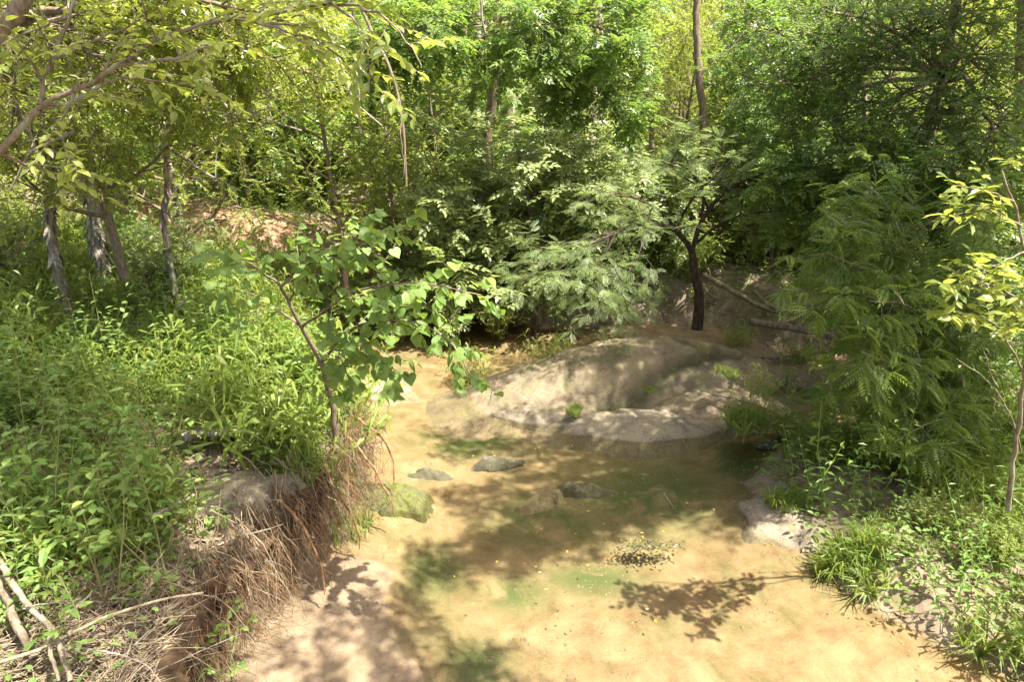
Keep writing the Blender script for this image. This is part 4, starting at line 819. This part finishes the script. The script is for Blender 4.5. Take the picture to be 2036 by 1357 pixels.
stick('dead_branch', 'mottled dead limb leaning beside the forked branch at the left edge', onz((-30, 1090, 1.2), (10, 1180, 1.15), (40, 1260, 1.1), (70, 1310, 1.05)), .032, .022, BK)
stick('dead_branch', 'long thin pale stick crossing low over the root bank', onz((-20, 1325, 1.15), (90, 1290, 1.12), (200, 1230, 1.1), (330, 1190, 1.1), (405, 1180, 1.1)), .012, .008, TW)
stick('dead_branch', 'thin bare forked twig arching over the roots at the bottom', onz((130, 1285, 1.1), (230, 1300, 1.05), (290, 1320, 1.0), (320, 1357, .95)), .007, .003, BKD)
stick('fallen_log', 'pale curved dead log lying in the grass of the left bank', onz((365, 870, 1.1), (400, 858, 1.14), (440, 862, 1.14), (480, 860, 1.12), (520, 872, 1.08)), .055, .03, BKD, cat='log')
stick('fallen_log', 'dark slanting log at the water side of the far bank', onz((840, 540, .9), (900, 560, .8), (960, 575, .7)), .05, .04, BK, cat='log')
stick('fallen_log', 'long dark log slanting down the shaded bank behind the boulder', onz((1400, 548, 1.0), (1450, 575, .9), (1500, 605, .75), (1545, 622, .65), (1600, 622, .6)), .055, .03, BK, cat='log')
stick('fallen_log', 'upper thinner log curving in the shaded bank behind the boulder', onz((1500, 580, 1.0), (1530, 610, .85), (1580, 625, .75), (1620, 640, .7)), .04, .03, BK, cat='log')
stick('fallen_log', 'thick dark log half buried in the shaded bank hollow', onz((1490, 640, .6), (1560, 650, .55), (1640, 665, .5), (1700, 690, .45)), .065, .05, BK, cat='log')
stick('fallen_log', 'low log lying at the edge of the damp sand behind the boulder', onz((1480, 708, .15), (1540, 712, .15), (1600, 705, .16), (1660, 700, .16)), .035, .025, BK, cat='log')
stick('dead_stick', 'grey split stick on the rock shelf, the long upper one', onz((1415, 785, .34), (1450, 790, .35), (1500, 805, .34), (1525, 815, .3)), .018, .012, BKD, cat='stick')
stick('dead_stick', 'short dark stick on the rock shelf, below the grey one', onz((1440, 808, .34), (1465, 812, .35), (1490, 818, .33)), .02, .012, BK, cat='stick')
stick('dead_stick', 'short broken grey stick jutting from the left grass', onz((340, 640, 1.4), (355, 610, 1.6), (372, 592, 1.7)), .03, .022, BKD, cat='stick')
stick('dead_stick', 'dark twig poking out of the pool at mid stream', onz((1320, 980, .05), (1332, 1000, .02), (1345, 1015, -.03)), .008, .005, BK, cat='stick')
stick('dead_stick', 'weathered stick lying across the crest of the left bank', onz((290, 1035, 1.1), (340, 1010, 1.15), (385, 985, 1.1)), .02, .014, BKD, cat='stick')

# hanging roots on the cut bank
rr_ = np.random.default_rng(55)
def lipline():
    return np.array([atz(u, v)[:2] for u, v in [(380, 1420), (430, 1357), (560, 1200), (655, 1100), (700, 1040), (735, 965)]])
LP = lipline(); Ls = np.r_[0, np.cumsum(np.linalg.norm(np.diff(LP, axis=0), axis=1))]
def onlip(t): s = t * Ls[-1]; return np.stack([np.interp(s, Ls, LP[:, 0]), np.interp(s, Ls, LP[:, 1])], -1)
perp = nrm(np.array([[1.0, -.55]]))[0]       # towards the creek
def roots(n, lo, hi, r, mat, name, zt=(.55, 1.0), ln=(.3, .9), out=(-.02, .38), seed=0, parent=None, kind='stuff'):
    g_ = np.random.default_rng(seed); b = MB()
    for i in range(n):
        t = lo + (hi - lo) * g_.random(); t = t + .02 * math.sin(t * 60); c = onlip(np.array([t]))[0]; o_ = out[0] + (out[1] - out[0]) * g_.random(); z0 = zt[0] + (zt[1] - zt[0]) * g_.random()
        p = np.array([c[0] + perp[0] * (o_ - .25), c[1] + perp[1] * (o_ - .25), z0]); L = ln[0] + (ln[1] - ln[0]) * g_.random() ** 1.3
        q = walk(g_, p, np.array([perp[0] * .35, perp[1] * .35, -.5 - .8 * g_.random()]) + g_.normal(size=3) * .35, L, 7, .32, -.40); q[:, 2] = np.maximum(q[:, 2], .03)
        b.tube(q, np.linspace(r * (.6 + .9 * g_.random()), r * .4, len(q)), 3)
        if g_.random() < .6:
            for c2 in spawn(g_, [(q, r * .6, r * .3)], 2, L * .45, 35, .2, -.15, n=4): b.tube(c2[0], np.linspace(c2[1], c2[2], 5), 3)
    o = b.build(name, mat, parent, True, kind=kind); return o
tag(roots(850, .0, 1.0, .0030, RT, 'hanging_roots', seed=1), 'curtain of thin orange-brown roots hanging from the cut left bank', kind='stuff')
tag(roots(600, .0, 1.0, .0024, TW, 'root_hairs', seed=2, zt=(.5, 1.05)), 'tan root strands and dead stems tangled on the cut left bank', kind='stuff')
tag(roots(330, 0.0, .6, .0045, TW, 'dead_stems', seed=3, zt=(.45, 1.15), ln=(.4, 1.1), out=(-.3, .25)), 'tangle of dead tan stems over the lower left bank', kind='stuff')
for k, (t, lb) in enumerate([(.93, 'thick orange root curving down beside the mossy stone'), (.80, 'thick bent root at the middle of the root curtain'), (.62, 'thick pale root forking above the sand bar'), (.42, 'thick orange root low on the bank by the sand')]):
    g_ = np.random.default_rng(700 + k); c = onlip(np.array([t]))[0]; p = np.array([c[0], c[1], .95]); e_ = empty('bank_root', tuple(p)); tag(e_, lb, 'root')
    q = walk(g_, np.zeros(3), np.array([perp[0], perp[1], -.4]), .95, 9, .18, -.22); b = MB(); b.tube(q, np.linspace(.014, .006, len(q)), 7); b.build('root_stem', RT, e_, True)
    b = MB()
    for c2 in spawn(g_, [(q, .010, .005)], 5, .4, 40, .2, -.15, n=5): b.tube(c2[0], np.linspace(c2[1], c2[2], 6), 4)
    b.build('rootlets', RT, e_, True, kind='stuff')

# dry dead stems and broken twigs heaped on the lower left bank
g_ = np.random.default_rng(56); b = MB()
for i in range(1100):
    u = -80 + 520 * g_.random(); v = 1150 + 240 * g_.random(); 
    p = atz(u, v, 1.0)
    if sdf(p[None, :2], BED)[0] < .0: continue
    p[2] = h1(p[0], p[1]) + .02 + .10 * g_.random(); a = g_.random() * 6.28; L = .12 + .45 * g_.random() ** 2
    q = walk(g_, p, np.array([math.cos(a), math.sin(a), .5 * g_.random() - .15]), L, 4, .16, -.02); b.tube(q, np.linspace(.0045, .002, 5) * (.5 + g_.random()), 3, g_.random())
tag(b.build('dead_brush', TW, None, True, kind='stuff'), 'heap of dry broken stems and twigs on the lower left bank', kind='stuff')

# ------------------------------------------------------------------ grass, ground cover and litter
def inpoly(P, px, z): return sdf(P, np.array([atz(u, v, z)[:2] for u, v in px])) < 0
def scatter(rng, n, x0, x1, y0, y1): return np.stack([x0 + (x1 - x0) * rng.random(n), y0 + (y1 - y0) * rng.random(n)], -1)
def up_axes(rng, n, lean=.25):
    D = nrm(np.array([0, 0, 1.0]) + rng.normal(size=(n, 3)) * np.array([lean, lean, 0])); a = rng.random(n) * 6.28; Nn = np.stack([np.cos(a), np.sin(a), a * 0], -1)
    return D, nrm(Nn - (Nn * D).sum(-1, keepdims=True) * D)
def place_shoots(name, label, P2, size, rng, tms, mat='grass', lean=.25, clump=None, toward=None):
    z, d, _ = terrain(P2); n = len(P2); D, Nn = up_axes(rng, n, lean)
    if toward is not None: D = nrm(D + toward[None]); Nn = nrm(Nn - (Nn * D).sum(-1, keepdims=True) * D)
    S = size * (.5 + .7 * rng.random(n)) * (1 + .45 * np.clip(fbm(P2 * .8, 91), -1, 1)); P3 = np.c_[P2, z - .01]; b = MB(); w_ = rng.integers(0, len(tms), n)
    for k, tm in enumerate(tms):
        m_ = w_ == k; b.inst(tm, P3[m_], D[m_], Nn[m_], S[m_], rng)
    return tag(b.build(name, LM[mat], None, kind='stuff'), label, kind='stuff')
rg = np.random.default_rng(77)
bare = [(330, 880), (600, 880), (700, 960), (650, 1120), (430, 1357), (300, 1500), (-200, 1500), (-200, 1270), (120, 1240), (270, 1180), (340, 1010)]
P = scatter(rg, 24000, -9, -.3, 2.6, 13.2); z, d, _ = terrain(P)
nz_ = fbm(P * .9, 61); m = (d > .12) & ~inpoly(P, bare, 1.0) & (nz_ + .55 * rg.random(len(P)) > .0) & (np.abs(P[:, 0]) < P[:, 1] * .95 + .8)
soilp = inpoly(P, [(0, 820), (330, 810), (420, 880), (420, 1000), (0, 1000)], 1.0) & (rg.random(len(P)) < .8)
PL = P[m & ~soilp]
place_shoots('left_grass', 'tall leafy woodland grass covering the left bank', PL, .60, rg, SHOOTS, lean=.4)
P = scatter(rg, 18000, .8, 9.5, 2.0, 11.0); z, d, _ = terrain(P); rockp = inpoly(P, [(1500, 930), (1720, 960), (1740, 1080), (1600, 1110), (1500, 1040)], .1) | inpoly(P, [(1390, 780), (1560, 860), (1640, 900), (1540, 960), (1470, 900), (1400, 830)], .1) & (rg.random(len(P)) < .9)
m = (d > .08) & ~rockp & (fbm(P * 1.1, 63) + .7 * rg.random(len(P)) > .0) & (P[:, 0] < P[:, 1] * .95 + 1.2) & ((P[:, 0] > 2.2) | (P[:, 1] < 4)) & (P[:, 1] < 9.8)
place_shoots('right_grass', 'long-bladed grass spilling over the right bank into the creek', P[m], .32, rg, SHOOTS + TUFTS[:2], toward=np.array([-.15, -.1, 0]), lean=.35)
P = scatter(rg, 8600, -12, 13, 10.6, 22); z, d, _ = terrain(P); cly = (P[:, 0] < -1.6) & (P[:, 0] > -7) & (P[:, 1] > 12.8) & (P[:, 1] < 14.8)
m = (d > .25) & ~(cly & (rg.random(len(P)) < .85)) & (fbm(P * .8, 65) + .8 * rg.random(len(P)) > -.05) & ~((P[:, 0] > 1.5) & (P[:, 1] < 12.8) & (rg.random(len(P)) < .8))
place_shoots('far_bank_grass', 'light green grass on the far bank and in the clearings', P[m], .60, rg, SHOOTS5)
for k, (u, v, z, n_, s_, lb) in enumerate([(1600, 700, .25, 40, .35, 'dark leafy seedlings by the low log at the damp sand'), (1470, 640, .5, 40, .4, 'leafy clump on the shaded bank right of the dark wet trunk'), (1560, 1005, .15, 14, .30, 'small bright grass tuft on the pale rock slab'), (1490, 845, .3, 60, .34, 'dark drooping grass tussock on the corner of the rock shelf'), (1400, 700, .62, 30, .12, 'low green seedlings growing on the right shoulder of the boulder'), (1290, 775, .36, 22, .10, 'dark moss cushion in the long crack of the boulder'), (1445, 745, .55, 12, .22, 'thin grass sprouting from the crack of the boulder'), (1140, 820, .2, 26, .17, 'dark moss and grass clump at the front foot of the boulder'),
        (940, 740, .0, 30, .55, 'pale flowering weed clump in the stream left of the boulder'), (1085, 690, .1, 30, .5, 'leafy yellow-green weed clump behind the boulder'), (1690, 1130, .1, 40, .36, 'bright grass clump drooping into the pool at right'), (1500, 800, .3, 30, .45, 'leafy tussock behind the dark drooping grass'),
        (600, 900, 1.0, 40, .40, 'grass tussock at the foot of the heart leaved tree'), (330, 990, 1.05, 30, .4, 'bright bladed grass clump above the pale stone'), (700, 1000, .3, 16, .3, 'small green sprig beside the mossy stone'), (1880, 970, .3, 40, .5, 'arching half dry grass clump at the slim sapling foot')]):
    c = atz(u, v, z); g_ = np.random.default_rng(800 + k); P2 = c[:2] + g_.normal(size=(n_, 2)) * s_ * .32; zz = np.full(n_, z if z > .12 else .0) if k in (2, 3, 4, 5, 6, 7, 11) else hq(P2[:, 0], P2[:, 1]); D, Nn = up_axes(g_, n_, .35); b = MB()
    tms = (SHOOTS if k in (0, 1, 4, 8, 9, 11, 13) else TUFTS); w_ = g_.integers(0, len(tms), n_); e_ = empty('grass_tuft', tuple(c))
    for q, tm in enumerate(tms): mm = w_ == q; b.inst(tm, np.c_[P2[mm] - c[:2], zz[mm] - c[2] - .03], D[mm], Nn[mm], s_ * (.6 + .6 * g_.random(mm.sum())), g_)
    bpy.data.objects.remove(e_); o = b.build('grass_tuft', LM['grass']); o.location = c; tag(o, lb, 'grass tuft')
P = np.vstack([scatter(rg, 1500, -8, -.5, 3.0, 10), scatter(rg, 700, 2.4, 8, 3, 10), scatter(rg, 2200, -10, 11, 11, 19)]); z, d, _ = terrain(P)
P = P[(d > .15) & (fbm(P * 1.2, 75) > -.35) & ~inpoly(P, bare, 1.0)]
place_shoots('tall_weeds', 'tall thin-stemmed weeds rising out of the grass on the banks', P, 1.1, rg, WEEDS, mat='redbud', lean=.25)
# low broadleaf ground cover
P = np.vstack([scatter(rg, 4200, -8, -.3, 2.6, 9), scatter(rg, 4200, 1, 9, 2.4, 11), scatter(rg, 3600, -12, 13, 11, 20)]); z, d, _ = terrain(P)
m = (d > .1) & ~(inpoly(P, bare, 1.0) & (rg.random(len(P)) < .8)) & (fbm(P * 1.4, 71) + .5 * rg.random(len(P)) > .12); P = P[m]; z = z[m]; n = len(P)
b = MB(); k = 5; PP = np.repeat(np.c_[P, z + .02], k, 0) + rg.normal(size=(n * k, 3)) * [.08, .08, 0] + np.array([0, 0, 1]) * (rg.random(n * k) * .22)[:, None]
a = rg.random(n * k) * 6.28; D = nrm(np.stack([np.cos(a), np.sin(a), rg.normal(size=n * k) * .3 - .1], -1)); Nn = nrm(np.array([0, 0, 1.0]) + rg.normal(size=(n * k, 3)) * .35)
nr = PP[:, 1] < 9; b.inst(T_OVAL, PP[nr], D[nr], Nn[nr], .045 + .04 * rg.random(nr.sum()), rg); b.inst(T_DIA, PP[~nr], D[~nr], Nn[~nr], .06 + .05 * rg.random((~nr).sum()), rg); tag(b.build('ground_cover', LM['redbud'], kind='stuff'), 'low broad-leaved seedlings and creepers on the banks', kind='stuff')
# leaf litter
P = np.vstack([scatter(rg, 9000, -6, -.3, 2.4, 9), scatter(rg, 3500, 1.2, 7, 2.4, 9), scatter(rg, 12000, -9, 9, 9.6, 17)]); z, d, _ = terrain(P); m = (d > .06) | ((P[:, 1] > 9.6) & (P[:, 0] > 2.2) & (rg.random(len(P)) < .25)); P = P[m]; z = z[m]; n = len(P)
a = rg.random(n) * 6.28; D = nrm(np.stack([np.cos(a), np.sin(a), rg.normal(size=n) * .2], -1)); Nn = nrm(np.array([0, 0, 1.0]) + rg.normal(size=(n, 3)) * .3); b = MB()
b.inst(T_DIA, np.c_[P, z + .012], D, Nn, .05 + .05 * rg.random(n), rg); tag(b.build('leaf_litter', LM['litter'], kind='stuff'), 'brown fallen leaves scattered over the bank soil', kind='stuff')
# dead twigs on the ground
b = MB(); P = np.vstack([scatter(rg, 420, -5, -.5, 2.4, 8), scatter(rg, 300, 1.5, 6.5, 9.6, 14), scatter(rg, 500, -8, 8, 11, 16)]); z, d, _ = terrain(P)
for (x, y), zz, dd in zip(P, z, d):
    if dd < .1: continue
    L = .2 + .6 * rg.random(); a = rg.random() * 6.28; q = walk(rg, np.array([x, y, zz + .03]), np.array([math.cos(a), math.sin(a), .12 * rg.normal() + .08]), L, 4, .12, 0); b.tube(q, np.linspace(.007, .003, 5) * (.5 + rg.random()), 4)
tag(b.build('fallen_twigs', BKD, None, True, kind='stuff'), 'thin dead twigs strewn on the banks', kind='stuff')
# debris patch and floating leaves on the pool
g_ = np.random.default_rng(91); c = atz(1285, 1088, 0); n = 420; P2 = c[:2] + g_.normal(size=(n, 2)) * [.15, .055]; a = g_.random(n) * 6.28; b = MB()
b.inst(T_DIA, np.c_[P2, np.full(n, .004) + g_.random(n) * .012], np.stack([np.cos(a), np.sin(a), a * 0], -1), nrm(np.array([0, 0, 1.0]) + g_.normal(size=(n, 3)) * .2), .02 + .03 * g_.random(n), g_)
o = b.build('leaf_raft', LM['sodden']); tag(o, 'dark raft of sodden leaves floating in the middle of the pool', 'debris', kind='stuff')
n = 90; P2 = np.vstack([c[:2] + g_.normal(size=(10, 2)) * [.3, .15], scatter(g_, 55, -.6, 2.6, 4.5, 8.3)]); dB = terrain(P2)[1]; P2 = P2[dB < -.15]; n = len(P2); a = g_.random(n) * 6.28; b = MB()
b.inst(T_DIA, np.c_[P2, np.full(n, .012)], np.stack([np.cos(a), np.sin(a), a * 0], -1), nrm(np.array([0, 0, 1.0]) + g_.normal(size=(n, 3)) * .15), .025 + .02 * g_.random(n), g_)
tag(b.build('floating_leaves', LM['floatleaf'], kind='stuff'), 'small yellow leaves floating on the creek', kind='stuff')
# pebbles
b = MB(); P = np.vstack([scatter(g_, 900, -1.8, .4, 4.6, 7.0), scatter(g_, 5200, -1.5, 4, 3.2, 10)]); z, d, bb_ = terrain(P); m = (d < .1) & ((d > -.35) | (fbm(P * 1.3, 81) > .25)); P = P[m]; z = z[m]
ico = np.array([(0, 0, .6), (1, 0, 0), (.3, .9, 0), (-.8, .6, 0), (-.8, -.6, 0), (.3, -.9, 0)]); icf = np.array([(0, 1, 2), (0, 2, 3), (0, 3, 4), (0, 4, 5), (0, 5, 1)])
a = g_.random(len(P)) * 6.28; b.inst((ico, icf), np.c_[P, z], np.stack([np.cos(a), np.sin(a), a * 0], -1), np.tile([0, 0, 1.0], (len(P), 1)), .006 + .014 * g_.random(len(P)) ** 2, g_)
tag(b.build('pebbles', RKM, kind='stuff'), 'fine pebbles at the foot of the left bank', kind='stuff')
